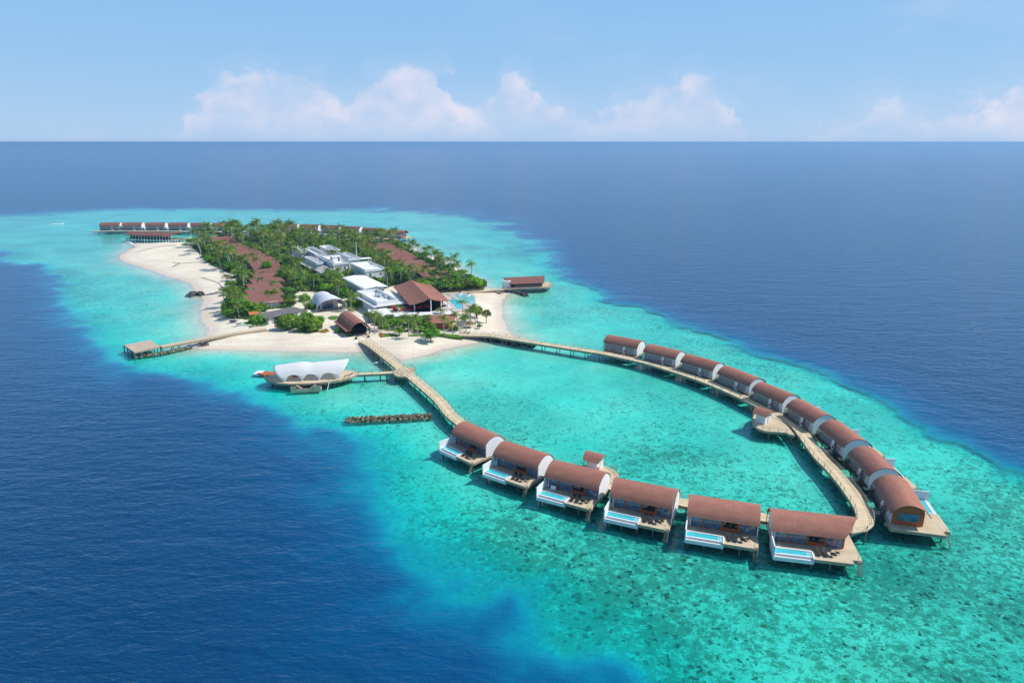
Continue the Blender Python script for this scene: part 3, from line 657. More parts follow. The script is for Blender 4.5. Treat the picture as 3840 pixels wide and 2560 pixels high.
# ------------------------------------------------------------------ boardwalks
def smooth_path(pts, step=1.5):
    pts = [Vector(p_) for p_ in pts]; out = []
    for i in range(len(pts) - 1):
        p0, p1, p2, p3 = pts[max(i - 1, 0)], pts[i], pts[i + 1], pts[min(i + 2, len(pts) - 1)]
        n = max(1, int((p2 - p1).length / step))
        for k in range(n):
            q_ = k / n; out.append(.5 * ((2 * p1) + (p2 - p0) * q_ + (2 * p0 - 5 * p1 + 4 * p2 - p3) * q_ ** 2 + (3 * p1 - p0 - 3 * p2 + p3) * q_ ** 3))
    return out + [pts[-1]]
def boardwalk(name, path, width, label, cat, z=2.0, rail=True, trestle=5.0, mat='deck', post_mesh=True, piles=True, rail_sides=(1, -1), depthz=-3.0):
    pts = smooth_path(path); o0 = pts[0].copy(); o0.z = 0
    root = thing(name, o0, 0, label, cat)
    n = len(pts); side = []; L = [0.0]
    for i in range(n):
        d = (pts[min(i + 1, n - 1)] - pts[max(i - 1, 0)]); d.z = 0; d.normalize(); side.append(Vector((-d.y, d.x, 0)))
        if i: L.append(L[-1] + (pts[i] - pts[i - 1]).length)
    def rib(off, z0): return [(pts[i] + side[i] * off - o0) + Vector((0, 0, z0)) for i in range(n)]
    mb = MB(); hw = width / 2
    rows = [[a, b_, c_, d_] for a, b_, c_, d_ in zip(rib(-hw, -.12), rib(-hw, 0), rib(hw, 0), rib(hw, -.12))]
    mb.grid(rows, closed=True, attr=[L[i] + .01 for i in range(n) for _ in range(4)]); mb.build('deck', M[mat], root)
    for sgn in (1, -1):
        bm_ = MB(); ps = rib(sgn * (hw - .12), -.41)
        for i in range(0, n - 1, 2): bm_.bar(ps[i], ps[min(i + 2, n - 1)], .16, .55)
        bm_.build('edge_beam', M['timber'], root)
    if rail:
        for sgn in rail_sides:
            rm = MB(); pr = rib(sgn * (hw - .05), 0)
            nxt = 0.0; prev = None
            for i in range(n):
                if L[i] >= nxt or i == n - 1:
                    p_ = pr[i]; rm.bar(p_ - Vector((0, 0, .3)), p_ + Vector((0, 0, .95)), .08, .08); nxt = L[i] + 1.9
                    if prev is not None:
                        for hh in (.9, .5): rm.bar(prev + Vector((0, 0, hh)), p_ + Vector((0, 0, hh)), .045, .045)
                    prev = p_
            rm.build('rope_railing', M['timber'], root)
    if piles:
        nxt = trestle / 2
        for i in range(n):
            if L[i] >= nxt:
                nxt += trestle; tm = MB(); a = math.atan2(side[i].y, side[i].x)
                zt = pts[i].z - .5
                tm.bar((-hw, 0, zt), (hw, 0, zt), .25, .22)
                for x in (-hw + .25, hw - .25): tm.tube([(x, 0, depthz), (x, 0, zt - .1)], .14, 6)
                tr_ = tm.build('trestle', M['pile'], root); p_ = pts[i] - o0; tr_.location = (p_.x, p_.y, 0); tr_.rotation_euler = (0, 0, a)
    return root
def blob_deck(name, loc_pts, z, label, cat, npile=7, railf=None, parent=None, thick=.12, mat='deckx', railgap=()):
    c = sum((Vector(p_) for p_ in loc_pts), Vector((0, 0, 0))) / len(loc_pts); c.z = 0
    root = parent or thing(name, c, 0, label, cat)
    poly = [(p_[0] - c.x, p_[1] - c.y) for p_ in loc_pts]
    pz = z
    MB().prism(poly, pz - thick, pz).build('deck' if not parent else 'round_platform', M[mat], root)
    fm = MB(); n = len(poly)
    for i in range(n):
        a, b_ = poly[i], poly[(i + 1) % n]; fm.bar((a[0] * .98, a[1] * .98, pz - .36), (b_[0] * .98, b_[1] * .98, pz - .36), .12, .46)
    fm.build('fascia', M['timber'], root)
    rm = MB()
    for i in range(n):
        a, b_ = Vector((*poly[i], pz)) , Vector((*poly[(i + 1) % n], pz))
        if i in railgap: continue
        k = max(1, int((b_ - a).length / 1.2))
        for j in range(k): p_ = a.lerp(b_, j / k); rm.bar(p_ - Vector((0, 0, .3)), p_ + Vector((0, 0, .95)), .07, .07)
        for hh in (.93, .5): rm.bar(a + Vector((0, 0, hh)), b_ + Vector((0, 0, hh)), .05, .05)
    rm.build('rope_railing', M['timber'], root)
    for k in range(npile):
        i = int(k * n / npile); p_ = Vector(poly[i]) * .85
        MB().tube([(p_.x, p_.y, -3), (p_.x, p_.y, pz - .5)], .15, 6).build('pile', M['pile'], root)
    return root, c
DZ = 2.0
path1 = (PL('E', [(1350, 62), (1440, 118), (1560, 212), (1690, 315), (1775, 385), (1830, 432), (1900, 480), (2050, 605), (2200, 738)], DZ)
         + PL('F', [(228, 130), (320, 207), (420, 285), (530, 345), (680, 405), (850, 475), (1050, 560), (1250, 640), (1450, 715), (1660, 780), (1850, 850)], DZ)
         + PL('J', [(1200, 355), (1610, 455)], DZ) + PL('G', [(1130, 455), (1460, 515), (1800, 572), (2080, 605)], DZ))
path1[0].z = 1.45; path1[1].z = 1.8
path2 = PL('G', [(2080, 605), (2190, 588), (2235, 545), (2215, 450), (2150, 345), (2060, 225), (1960, 110), (1870, 20)], DZ) + \
        PL('H', [(1430, 668), (1330, 608), (1235, 553), (1130, 500), (1000, 438), (850, 374), (700, 320), (550, 272), (400, 228), (230, 190), (100, 164), (0, 149)], DZ) + \
        PL('W', [(1175, 777), (1130, 770), (1090, 767), (1055, 765)], DZ)
path2[-1].z = 1.5; path2[-2].z = 1.75
bw1 = boardwalk('boardwalk', path1, 2.8, 'wooden boardwalk from the front beach through the junction and behind the near villas', 'boardwalk')
bw2 = boardwalk('boardwalk', path2, 2.8, 'curving wooden boardwalk along the lagoon side of the right-hand villas to the beach', 'boardwalk')
def ell(k, cx, cy, rx, ry, z, n=26, a0=0, a1=360):
    c = P(k, cx, cy, z); ex = P(k, cx + rx, cy, z) - c; ey = P(k, cx, cy + ry, z) - c
    r1, r2 = ex.length, ey.length
    return [(c.x + r1 * math.cos(R(a)), c.y - r2 * math.sin(R(a)), z) for a in [a0 + (a1 - a0) * i / n for i in range(n)]]
junction, _ = blob_deck('junction_platform', ell('E', 1812, 420, 118, 55, DZ + .005), DZ + .005, 'round wooden platform where the jetty meets the tent pavilion bridge', 'platform', railgap=tuple(list(range(1, 6)) + list(range(11, 20))))
hp, hc = blob_deck('hut_platform', PL('M', [(1100, 690), (1035, 800), (1040, 880), (1110, 950), (1220, 1000), (1340, 1022), (1500, 1030), (1640, 1042), (1690, 1068), (1800, 1090), (1640, 900), (1380, 720), (1200, 640)], DZ + .005), DZ + .005,
                   'rounded wooden platform on the lagoon side of the right-hand boardwalk, carrying a white hut', 'platform', railgap=(8, 9, 10, 11, 12))
hp2, hc2 = blob_deck('hut_platform', PL('F', [(1400, 660), (1440, 650), (1540, 632), (1650, 622), (1730, 640), (1810, 668), (1860, 700), (1885, 745), (1870, 790), (1880, 815), (1800, 830), (1500, 720)], DZ + .005), DZ + .005,
                     'rounded wooden platform behind the third near villa, carrying a small white hut', 'platform', railgap=(9, 10, 11))
def hut(loc, rz, label, box):
    r_ = thing('service_hut', loc, rz, label, 'hut', 'small white huts with curved roofs')
    MB().b2(-1.35, 1.35, -1.2, 1.2, 0, 2.15).build('wall', M['white'], r_)
    rows = []
    for i in range(9):
        f = i / 8.; a = R(160 - 125 * f)
        hw_ = 1.75 + .35 * math.sin(math.pi * f)
        rows.append([(-hw_ + .25 * f, -2.0 + 3.9 * f, 2.15 + 1.15 * math.sin(math.pi * (f * .92 + .03))), (hw_ , -2.0 + 3.9 * f, 2.15 + 1.15 * math.sin(math.pi * (f * .92 + .03)))])
    rows = [[(p_[1], p_[0], p_[2]) for p_ in r2] for r2 in rows]
    MB().shell(rows, .1).build('roof', M['roof'], r_)
    g_ = MB().wall(0, [(-1.2, 2.15)] + [(-1.2 + 2.4 * i / 8., 2.1 + .95 * math.sin(math.pi * (.2 + .62 * i / 8.))) for i in range(9)] + [(1.2, 2.15)], 2.5)
    g_.v = [(p_[1], p_[0], p_[2]) for p_ in g_.v]; g_.build('gable', M['white'], r_)
    d_ = MB().b2(-.1, .75, -1.24, -1.2, .05, 1.95).build('door', M['white2'], r_)
    MB().b2(-.14, -.1, -1.25, -1.2, 0, 2.0).b2(.75, .79, -1.25, -1.2, 0, 2.0).b2(-.1, .75, -1.25, -1.2, 1.95, 2.0).build('door_frame', M['timber_dark'], r_)
    if box: MB().b2(-1.2, -.75, -1.34, -1.2, .35, 1.0).build('fire_hose_box', M['red'], r_)
    return r_
q_ = P('M', 1230, 880, DZ); hut((q_.x + .3, q_.y + .9, DZ), R(40), 'small white hut with a curved brown roof beside the right-hand boardwalk', False)
q_ = P('F', 1640, 680, DZ); hut((q_.x + .2, q_.y + .6, DZ), R(55), 'small white hut with red hose box on the platform behind the near villas', True)
# ------------------------------------------------------------------ tent pavilion over the water
TZ = 1.8
dk = PL('T', [(198, 420), (225, 388), (320, 355), (560, 318), (900, 290), (1300, 268), (1640, 262), (1750, 275), (1850, 318), (1852, 348), (1700, 402), (1500, 452), (1330, 478), (1180, 492), (900, 508), (670, 512), (440, 498), (300, 472), (225, 448)], TZ)
pav, pc = blob_deck('pavilion_deck', dk, TZ, 'boat-shaped wooden deck on piles under the white tensile tent', 'deck', npile=12, railgap=(2, 3, 8, 9, 13, 14, 15))
lo = PL('T', [(670, 520), (1200, 500)], TZ); v = lo[1] - lo[0]; a_ = math.atan2(v.y, v.x)
st = thing('landing_stairs', (lo[0].x, lo[0].y, 0), a_, 'boxed timber landing stage with stairs on the seaward side of the tent deck', 'stairs')
L_ = v.length
MB().b2(0, L_, -1.5, -.02, .15, .35).b2(0, L_, -1.6, -1.5, .1, 1.0).b2(0, .12, -1.5, -.02, .1, 1.0).b2(L_ - .12, L_, -1.5, -.02, .1, 1.0).build('landing', M['deckg'], st)
MB().b2(0, 1.5, -1.7, -1.6, .0, 1.7).b2(L_ - 1.9, L_, -1.7, -1.6, .0, 1.7).b2(1.5, L_ - 1.9, -1.7, -1.6, .0, .75).build('timber_screen', M['deck'], st)
mb = MB()
for k in range(6): mb.b2(1.4 + k * .32, 1.75 + k * .32, -1.2, -.1, 1.5 - k * .22, 1.58 - k * .22); mb.b2(L_ - 1.75 - k * .32, L_ - 1.4 - k * .32, -1.2, -.1, 1.5 - k * .22, 1.58 - k * .22)
mb.build('steps', M['timber'], st)
# tensile membrane
ft = PL('T', [(555, 485), (860, 465), (1165, 455), (1465, 435)], TZ); x0, x1 = ft[0], ft[3]
tv = (x1 - x0); tl = tv.length; ta = math.atan2(tv.y, tv.x)
tent = thing('tent_pavilion', (x0.x, x0.y, TZ), ta, 'white tensile tent with scalloped arches on the over-water deck', 'tent')
DEP = 8.6; NS = 36; NTT = 22; rows = []
for i in range(NS + 1):
    s_ = i / NS; row = []
    hr = 4.1 - .28 * math.sin(math.pi * min(1, max(0, (s_ - .28) / .62))) ** 2 * 1.0
    if s_ < .28: hr = 3.3 + .8 * math.sin(math.pi / 2 * s_ / .28)
    if s_ > .85: hr += .12 * ((s_ - .85) / .15) ** 1.5
    sc = abs(math.sin(3 * math.pi * s_))
    for k in range(NTT + 1):
        q_ = k / NTT; th = math.pi * q_; arch = math.sin(th) ** .95
        low = 2.0 * sc ** .8 * (1 - min(1, math.sin(th) * 2.2))
        ins = .5 * sc * (1 - min(1, math.sin(th) * 1.6))
        y = DEP / 2 - math.cos(th) * (DEP / 2 - ins)
        z = low + (hr - 0) * arch * (1 - .0) if True else 0
        z = max(z, low) if q_ not in (0, 1) else low
        lean = 3.4 * (math.sin(th) ** .8)
        xx = s_ * tl + (-lean * (1 - s_ / .30) ** 1.4 if s_ < .30 else 0) + (lean * ((s_ - .72) / .28) ** 1.4 if s_ > .72 else 0)
        rib_ = .05 * math.cos(6 * math.pi * s_) * math.sin(th)
        row.append((xx, y, z + rib_))
    rows.append(row)
MB().shell(rows, .06).build('membrane', M['cloth'], tent, smooth=True)
for k in range(4):
    for yy in (0, DEP): MB().disc((k * tl / 3, yy), .28, 0, .12, 10).build('foot_plate', M['white2'], tent)
floor_ = MB().prism([(1.5, 1.2), (tl - 1.5, 1.2), (tl - 1.5, DEP - 1), (1.5, DEP - 1)], .01, .03).build('floor_mat', M['stone'], tent)
bd = thing('low_seating', (x0.x + 2.2, x0.y + 4.6, TZ + .03), ta, 'dark red low seating under the left arch of the white tent', 'seating')
MB().b2(-1.3, 1.3, -.5, .5, 0, .35).build('seat', M['wood'], bd); MB().b2(-1.3, 1.3, .4, .6, .35, .8).build('backrest', M['wood'], bd)
# sign, seen from behind so its letters read mirrored
s0 = P('T', 1605, 402, TZ); s1 = P('T', 1757, 362, TZ); sv = s1 - s0; sa = math.atan2(sv.y, sv.x)
sg = thing('letter_sign', (s0.x, s0.y, TZ), sa, 'dark freestanding letters on a low white plinth, seen from behind beside the tent', 'sign')
MB().b2(-.1, sv.length + .1, -.12, .12, .02, .12).build('plinth', M['white'], sg)
def letters(txt, size, w_, mirror=True):
    cu_ = bpy.data.curves.new('letters', 'FONT'); cu_.body = txt; cu_.size = size; cu_.extrude = .03; cu_.resolution_u = 2; cu_.offset = size * .012
    o_ = bpy.data.objects.new('tmp', cu_); COL.objects.link(o_); bpy.context.view_layer.update()
    me = bpy.data.meshes.new_from_object(o_.evaluated_get(bpy.context.evaluated_depsgraph_get())); bpy.data.objects.remove(o_); bpy.data.curves.remove(cu_)
    xs = [v_.co.x for v_ in me.vertices]; a, b_ = min(xs), max(xs); k = w_ / (b_ - a)
    for v_ in me.vertices:
        x, y, z = (v_.co.x - a) * k, v_.co.y, v_.co.z
        if mirror: x = w_ - x
        v_.co = (x, z, y)
    me.update(); return me
wl = sv.length
m1 = letters('W', .95, wl * .26); m1.materials.append(M['black']); link('letter', m1, sg, (wl * .74, 0, .13))
m2 = letters('ESTIN', .78, wl * .71); m2.materials.append(M['black']); link('letter', m2, sg, (0, 0, .13))
bridge = boardwalk('boardwalk', PL('T', [(1850, 333), (2100, 322), (2352, 310)], TZ + .1) + PL('E', [(1690, 425)], DZ - .02), 1.9, 'short straight bridge from the round junction to the tent deck', 'bridge', trestle=3.0)
lt = PL('T', [(55, 345), (160, 395)], .3)
fd = thing('floating_dock', P('T', 215, 345, .0), R(-10), 'red and white floating dock behind the left tip of the tent deck', 'dock')
MB().b2(-1.2, 3.2, -1.3, 1.9, .0, .35).build('red_pontoon', M['wood'], fd); MB().b2(-3.3, -1.2, -1.3, 1.9, .0, .37).build('white_pontoon', M['white2'], fd)
MB().b2(-1.9, -.9, -1.35, -.7, .37, .62).build('red_bin', M['red'], fd)
q_ = P('T', 1330, 480, TZ); ch = thing('water_chute', (q_.x, q_.y, 0), 0, 'curved white pipe dropping from the tent deck into the water', 'pipe')
MB().tube([(0, 0, 1.9), (0, -.3, 1.2), (-.15, -.8, .4), (-.45, -1.5, -.6)], .1, 7).build('pipe', M['white'], ch)
# mast at the junction
q_ = P('E', 1925, 400, DZ); ms = thing('flagpole', (q_.x, q_.y, DZ), 0, 'very tall thin pole at the right rim of the round junction platform', 'pole')
MB().tube([(0, 0, 0), (-.15, 0, 7.7)], [.05, .03], 6).build('pole_shaft', M['white2'], ms); MB().tube([(0, 0, 0), (0, 0, .4)], .14, 8).build('pole_base', M['timber'], ms)
q_ = P('H', 720, 200, 2); ms = thing('flagpole', (q_.x - 1.5, q_.y + 6, 0), 0, 'thin pole rising behind the third villa from the far end of the right arc', 'pole')
MB().tube([(0, 0, -2), (0, 0, 9)], [.05, .03], 6).build('pole_shaft', M['white2'], ms); MB().disc((0, 0), .08, 9, 9.1, 8).build('finial', M['white2'], ms)

# ------------------------------------------------------------------ rock works
def rock_mesh(sx, seed):
    rnd = random.Random(seed); import bmesh
    bm = bmesh.new(); bmesh.ops.create_icosphere(bm, subdivisions=1, radius=sx)
    for v_ in bm.verts: v_.co *= rnd.uniform(.7, 1.2); v_.co.z *= .75
    vs = [tuple(v_.co) for v_ in bm.verts]; fs = [tuple(v_.index for v_ in f.verts) for f in bm.faces]; bm.free(); return vs, fs
RK = [rock_mesh(.42, i) for i in range(8)]
def rock_fn(cols):
    def fn(q, p, c, b):
        n = q.noise(p, 1.6, 4, .6); return q.ramp(n, cols)
    return fn
M['rock'] = material('reef_rock', (.2, .18, .12), .95, .1, bump=.6, bscale=9, fn=rock_fn([(.38, (.03, .03, .022)), (.50, (.14, .13, .075)), (.66, (.42, .40, .30))]))
M['rockgrey'] = material('grey_reef_rock', (.2, .2, .2), .95, .1, bump=.6, bscale=9, fn=rock_fn([(.40, (.02, .02, .022)), (.56, (.13, .13, .12)), (.70, (.50, .49, .46))]))
def rocks(name, path, width, hgt, label, cat, mat='rock', dens=3.2, seed=1, zb=-.4, ks=1.0):
    rnd = random.Random(seed); path = [Vector((p_[0], p_[1], 0)) for p_ in path]; o0 = path[0].copy(); mb = MB()
    tot = sum((b_ - a).length for a, b_ in zip(path, path[1:]))
    for a, b_ in zip(path, path[1:]):
        d = (b_ - a); L1 = d.length; d.normalize(); nn = Vector((-d.y, d.x, 0))
        for _ in range(int(L1 * width * dens * 2)):
            t_ = rnd.random(); w_ = rnd.uniform(-1, 1); p_ = a + d * L1 * t_ + nn * w_ * width / 2 - o0
            z = zb + (hgt * (.85 + .25 * math.sin(t_ * 9 + L1) * math.sin(t_ * 23)) - zb) * (1 - abs(w_) ** 1.6) + rnd.uniform(-.2, .2); k = rnd.uniform(.6, 1.25) * ks; ca, sa_ = math.cos(t_ * 40), math.sin(t_ * 40)
            vs, fs = RK[rnd.randrange(8)]
            mb.add([(p_.x + (x * ca - y * sa_) * k, p_.y + (x * sa_ + y * ca) * k, z + zz_ * k) for x, y, zz_ in vs], fs)
    o = mb.build(name, M[mat]); o.location = o0; return tag(o, label, cat)
rocks('breakwater', PL('W', [(796, 966), (850, 963), (920, 960), (990, 956)]), 3.4, .65, 'long low breakwater of loose rock standing alone in the lagoon beside the jetty', 'breakwater', dens=17.0, ks=.72, zb=-.6)
rocks('rock_pile', PL('A', [(1225, 955), (1290, 965), (1350, 955)]), 6.5, 1.5, 'dark rock pile at the waterline of the left beach', 'rocks', 'rockgrey', seed=3)
rocks('rock_pile', PL('U', [(1225, 385), (1345, 370)]), 3.0, 1.2, 'rock pile under the left pier where it leaves the sand', 'rocks', 'rockgrey', seed=4)
rocks('rock_groyne', PL('U', [(270, 540), (480, 515), (700, 482), (900, 440), (1110, 405)], 0), 2.2, .2, 'low rock groyne just in front of the left pier piles', 'rocks', 'rock', seed=5)
rocks('rock_groyne', PL('O', [(700, 565), (900, 600), (1040, 640)]), 2.2, .7, 'short dark rock groyne below the over-water restaurant', 'rocks', 'rockgrey', seed=6)
rocks('rock_revetment', PL('C', [(420, 1400), (800, 1432), (1100, 1480), (1350, 1520), (1600, 1550)], .3), 2.6, .6, 'black rocks beneath the curving boardwalk where it meets the beach', 'rocks', 'rockgrey', seed=7)
rocks('rock_outcrop', PL('Y', [(700, 597), (820, 612)]), 3.0, .6, 'small rock outcrop at the far right beach below palms', 'rocks', 'rockgrey', seed=8)
rocks('rock_outcrop', PL('Y', [(1790, 1050), (1900, 1075)]), 3.0, .8, 'small rock outcrop on the right shore below round green trees', 'rocks', 'rockgrey', seed=9)

# ------------------------------------------------------------------ left pier
pier = boardwalk('pier', PL('U', [(2190, 128), (1900, 165), (1500, 228), (1200, 282), (900, 338), (640, 385)], 1.9), 2.4, 'straight wooden pier from the left beach with a square platform at its tip', 'pier', rail=False, trestle=2.9, mat='deckx', z=1.9, depthz=-2.5)
qd = PL('U', [(92, 366), (480, 290), (630, 385), (248, 470)], 2.0); c0 = pier.location
pl_ = [(p_.x - c0.x, p_.y - c0.y) for p_ in qd]
MB().prism(pl_, 1.86, 2.0).build('square_platform', M['tan'], pier); mb = MB()
for a, b_ in zip(pl_, pl_[1:] + pl_[:1]): mb.bar((*a, 1.7), (*b_, 1.7), .14, .35)
mb.build('platform_beam', M['timber'], pier)
for i in range(5):
    for j in range(4):
        if 0 < i < 4 and 0 < j < 3: continue
        f, g = i / 4, j / 3; p_ = (Vector(pl_[0]).lerp(Vector(pl_[3]), g)).lerp(Vector(pl_[1]).lerp(Vector(pl_[2]), g), f)
        MB().tube([(p_.x, p_.y, -3), (p_.x, p_.y, 1.7)], .16, 6).build('pile', M['pile'], pier)

# ------------------------------------------------------------------ island buildings
GZ0 = 1.15
AX = R(-59)
def flat_building(name, quad, ztop, label, windows=True, parapet=.8, cat='building', wallmat='white2', roofmat='offwhite', overhang=.35, extras=None):
    """quad: four roof corners in metres (any order round); walls to the ground, roof slab with parapet, rows of windows"""
    c = sum((Vector((p_[0], p_[1])) for p_ in quad), Vector((0, 0))) / 4
    e1 = Vector((math.cos(AX), math.sin(AX))); e2 = Vector((-e1.y, e1.x))
    us = sorted((Vector((p_[0], p_[1])) - c).dot(e1) for p_ in quad); vs = sorted((Vector((p_[0], p_[1])) - c).dot(e2) for p_ in quad)
    hu = (us[3] + us[2] - us[1] - us[0]) / 4; hv = (vs[3] + vs[2] - vs[1] - vs[0]) / 4
    r_ = thing(name, (c.x, c.y, GZ0), AX, label, cat); H_ = ztop - GZ0
    MB().b2(-hu + overhang, hu - overhang, -hv + overhang, hv - overhang, -.5, H_ - .5).build('wall', M[wallmat], r_)
    rf = MB().b2(-hu, hu, -hv, hv, H_ - .5, H_ - .25).build('roof', M[roofmat], r_)
    if parapet:
        w_ = .22; MB().b2(-hu, hu, -hv, -hv + w_, H_ - .25, H_ - .25 + parapet).b2(-hu, hu, hv - w_, hv, H_ - .25, H_ - .25 + parapet).b2(-hu, -hu + w_, -hv + w_, hv - w_, H_ - .25, H_ - .25 + parapet).b2(hu - w_, hu, -hv + w_, hv - w_, H_ - .25, H_ - .25 + parapet).build('parapet', M['white'], rf)
    if windows:
        for fl in range(int(H_ / 3.2)):
            z = 1.0 + fl * 3.2
            nu = int(hu * 2 / 3.5)
            for k in range(nu):
                x = -hu + (k + .5) * 2 * hu / nu
                wn = MB().b2(x - .55, x + .55, -hv + overhang - .06, -hv + overhang - .005, z, z + 1.2).build('window', M['white'], r_)
                MB().b2(x - .46, x + .46, -hv + overhang - .08, -hv + overhang - .065, z + .08, z + 1.12).build('pane', M['glass_dark'], wn)
            for k in range(2):
                y = -hv + (k + .5) * hv
                wn = MB().b2(hu - overhang + .005, hu - overhang + .06, y - .5, y + .5, z, z + 1.2).build('window', M['white'], r_)
                MB().b2(hu - overhang + .065, hu - overhang + .08, y - .41, y + .41, z + .08, z + 1.12).build('pane', M['glass_dark'], wn)
    return r_, hu, hv, H_
def units(r_, spots, z, size=(.9, .7, .9)):
    for (x, y) in spots: MB().box((x, y, z + size[2] / 2), size).build('rooftop_unit', M['metal'], r_)
b1, hu, hv, H_ = flat_building('service_building', PL('a', [(720, 430), (945, 412), (1155, 530), (990, 580)], 8), 8, 'white flat-roofed block at the back left of the service complex, by the green shade sails')
MB().b2(-hu + 1, hu - .5, .6, 1.1, H_ - .25, H_ + 1.0).b2(-hu + 1, hu - .5, 2.2, 2.6, H_ - .25, H_ + .9).build('roof_screen', M['metal'], b1)
b2, hu, hv, H_ = flat_building('service_building', PL('a', [(1030, 388), (1215, 378), (1450, 455), (1250, 490)], 9), 9, 'white flat-roofed block at the back right of the service complex, topped by plant units')
units(b2, [(-6 + k * 1.5, .6 * (k % 2)) for k in range(7)], H_ - .25)
b3, hu, hv, H_ = flat_building('service_building', PL('a', [(1340, 550), (1540, 505), (1840, 620), (1650, 665)], 9), 9, 'long white block in the middle of the complex with a row of roof units')
units(b3, [(-8 + k * 1.9, .3) for k in range(9)], H_ - .25, (.7, .9, .8)); MB().b2(-hu, hu - .5, -hv + .5, -hv + 1.3, H_ - .25, H_ + 1.1).build('roof_screen', M['metal'], b3)
MB().b2(hu - 3.2, hu + .6, hv - .4, hv + 5.2, H_ - .2, H_ + .05).build('canopy', M['white'], b3)
for y in (hv + 4.8, hv + 3.6): MB().tube([(hu + .3, y, 0), (hu + .3, y, H_ - .2)], .16, 6).build('canopy_post', M['white'], b3)
b4, hu, hv, H_ = flat_building('service_building', PL('a', [(1030, 605), (1300, 575), (1600, 710), (1300, 745)], 8), 8, 'white block at the front centre of the complex, small square tower on its roof')
MB().b2(1.0, 5.2, -1.8, 2.6, H_ - .25, H_ + 2.3).build('stair_tower', M['white'], b4); MB().b2(.8, 5.4, -2.0, 2.8, H_ + 2.3, H_ + 2.5).build('tower_roof', M['offwhite'], b4)
MB().b2(5.21, 5.26, 1.0, 1.7, H_ + .2, H_ + 2.0).build('tower_window', M['glass_dark'], b4)
MB().b2(-hu, hu - .5, -hv + .6, -hv + 1.2, H_ - .25, H_ + .9).build('roof_screen', M['metal'], b4)
b5, hu, hv, H_ = flat_building('service_building', PL('a', [(1640, 730), (2010, 690), (2330, 825), (1930, 870)], 8), 8, 'white block at the right end of the complex with an open pale roof terrace')
units(b5, [(-7 + k * 1.3, hv - 1.2) for k in range(8)], H_ - .25, (.3, .5, .9))
b6, hu, hv, H_ = flat_building('service_building', PL('a', [(490, 420), (640, 400), (835, 495), (670, 515)], 7.5), 7.5, 'narrow white block at the far left of the complex behind a white lattice pergola', windows=False)
b7, hu, hv, H_ = flat_building('service_building', PL('a', [(755, 620), (830, 585), (1130, 710), (1000, 740)], 6.8), 6.8, 'narrow white block on the left flank of the complex beside the gabled store', windows=False)
mb = MB()
for k in range(12): mb.b2(-10.5 + k * 1.9, -10.3 + k * 1.9, -hv - 3.6, -hv, H_ - 2.0, H_ - 1.8)
mb.b2(-11, 11, -hv - 3.7, -hv - 3.5, H_ - 2.0, H_ - 1.75); mb.build('pergola', M['white'], b7)
units(b7, [(-9 + k * 1.6, 0) for k in range(11)], H_ - .25, (.25, 1.6, 1.0))
mb = MB(); 
for k in range(10): mb.b2(-9.5 + k * 1.9, -9.2 + k * 1.9, -5.6, -2.4, 3.9, 4.1)
mb.b2(-10, 9, -5.7, -5.5, 3.9, 4.2).b2(-10, 9, -2.5, -2.3, 3.9, 4.9); mb.build('pergola', M['white'], b6)
# store with two gables
def gable_roof(r_, x0, x1, y0, y1, ze, zr, mat, name='roof', th=.18, ov=.5):
    ym = (y0 + y1) / 2
    MB().shell([[(x0 - ov, y0 - ov, ze - .25), (x1 + ov, y0 - ov, ze - .25)], [(x0 - ov, ym, zr), (x1 + ov, ym, zr)], [(x0 - ov, y1 + ov, ze - .25), (x1 + ov, y1 + ov, ze - .25)]], th).build(name, M[mat], r_)
    for x in (x0 + .1, x1 - .1): MB().wall(x, [(y0, ze - .2), (y1, ze - .2), (ym, zr - .2)], .2).build('gable', M['white2'], r_)
q_ = P('a', 1250, 830, 6.5)
gs = thing('store', (q_.x, q_.y, GZ0), AX, 'white store with beige twin-gabled roof behind bright green trees', 'building')
MB().b2(-11, 0, -4.2, 3.9, -.5, 4.0).build('wall', M['white2'], gs)
gable_roof(gs, -11, 0, -4.2, 3.9, 4.0, 5.5, 'stone'); gable_roof(gs, -2, 2.2, 0.0, 4.6, 3.2, 4.3, 'stone', ov=.25)
MB().b2(0.1, 2.1, .2, 4.4, -.5, 3.1).build('wall', M['white2'], gs)
# big white shed roof
q4 = PL('a', [(1480, 950), (1900, 910), (2352, 1110), (1940, 1175)], 7)
b9, hu, hv, H_ = flat_building('hall', q4, 6.3, 'hall with a large plain white roof at the front of the service complex', windows=False, parapet=0, roofmat='white2', overhang=1.0)
MB().shell([[(-hu - .3, -hv - .4, H_ - .5), (hu + .3, -hv - .4, H_ - .5)], [(-hu - .3, 0, H_ + .15), (hu + .3, 0, H_ + .15)], [(-hu - .3, hv + .4, H_ - .4), (hu + .3, hv + .4, H_ - .4)]], .15).build('sheet_roof', M['sheet'], b9)
for k, x in enumerate((-1.2, .6, 2.2)):
    pr_ = thing('white_parasol', (b9.location.x + 10.5 + x, b9.location.y - 13.6 + x * .8, GZ0), 0, 'closed white awning by the hall front wall, %s of three' % ('left', 'middle', 'right')[k], 'parasol', 'awnings in front of the hall')
    MB().tube([(0, 0, 0), (0, 0, 3)], .05, 6).build('pole', M['metal'], pr_)
    MB().shell([[(1.1 * math.cos(2 * math.pi * i / 10) * f, 1.1 * math.sin(2 * math.pi * i / 10) * f, 3.0 - .9 * f) for i in range(11)] for f in (.05, .5, 1)], .04).build('canopy', M['cloth_grey'], pr_)
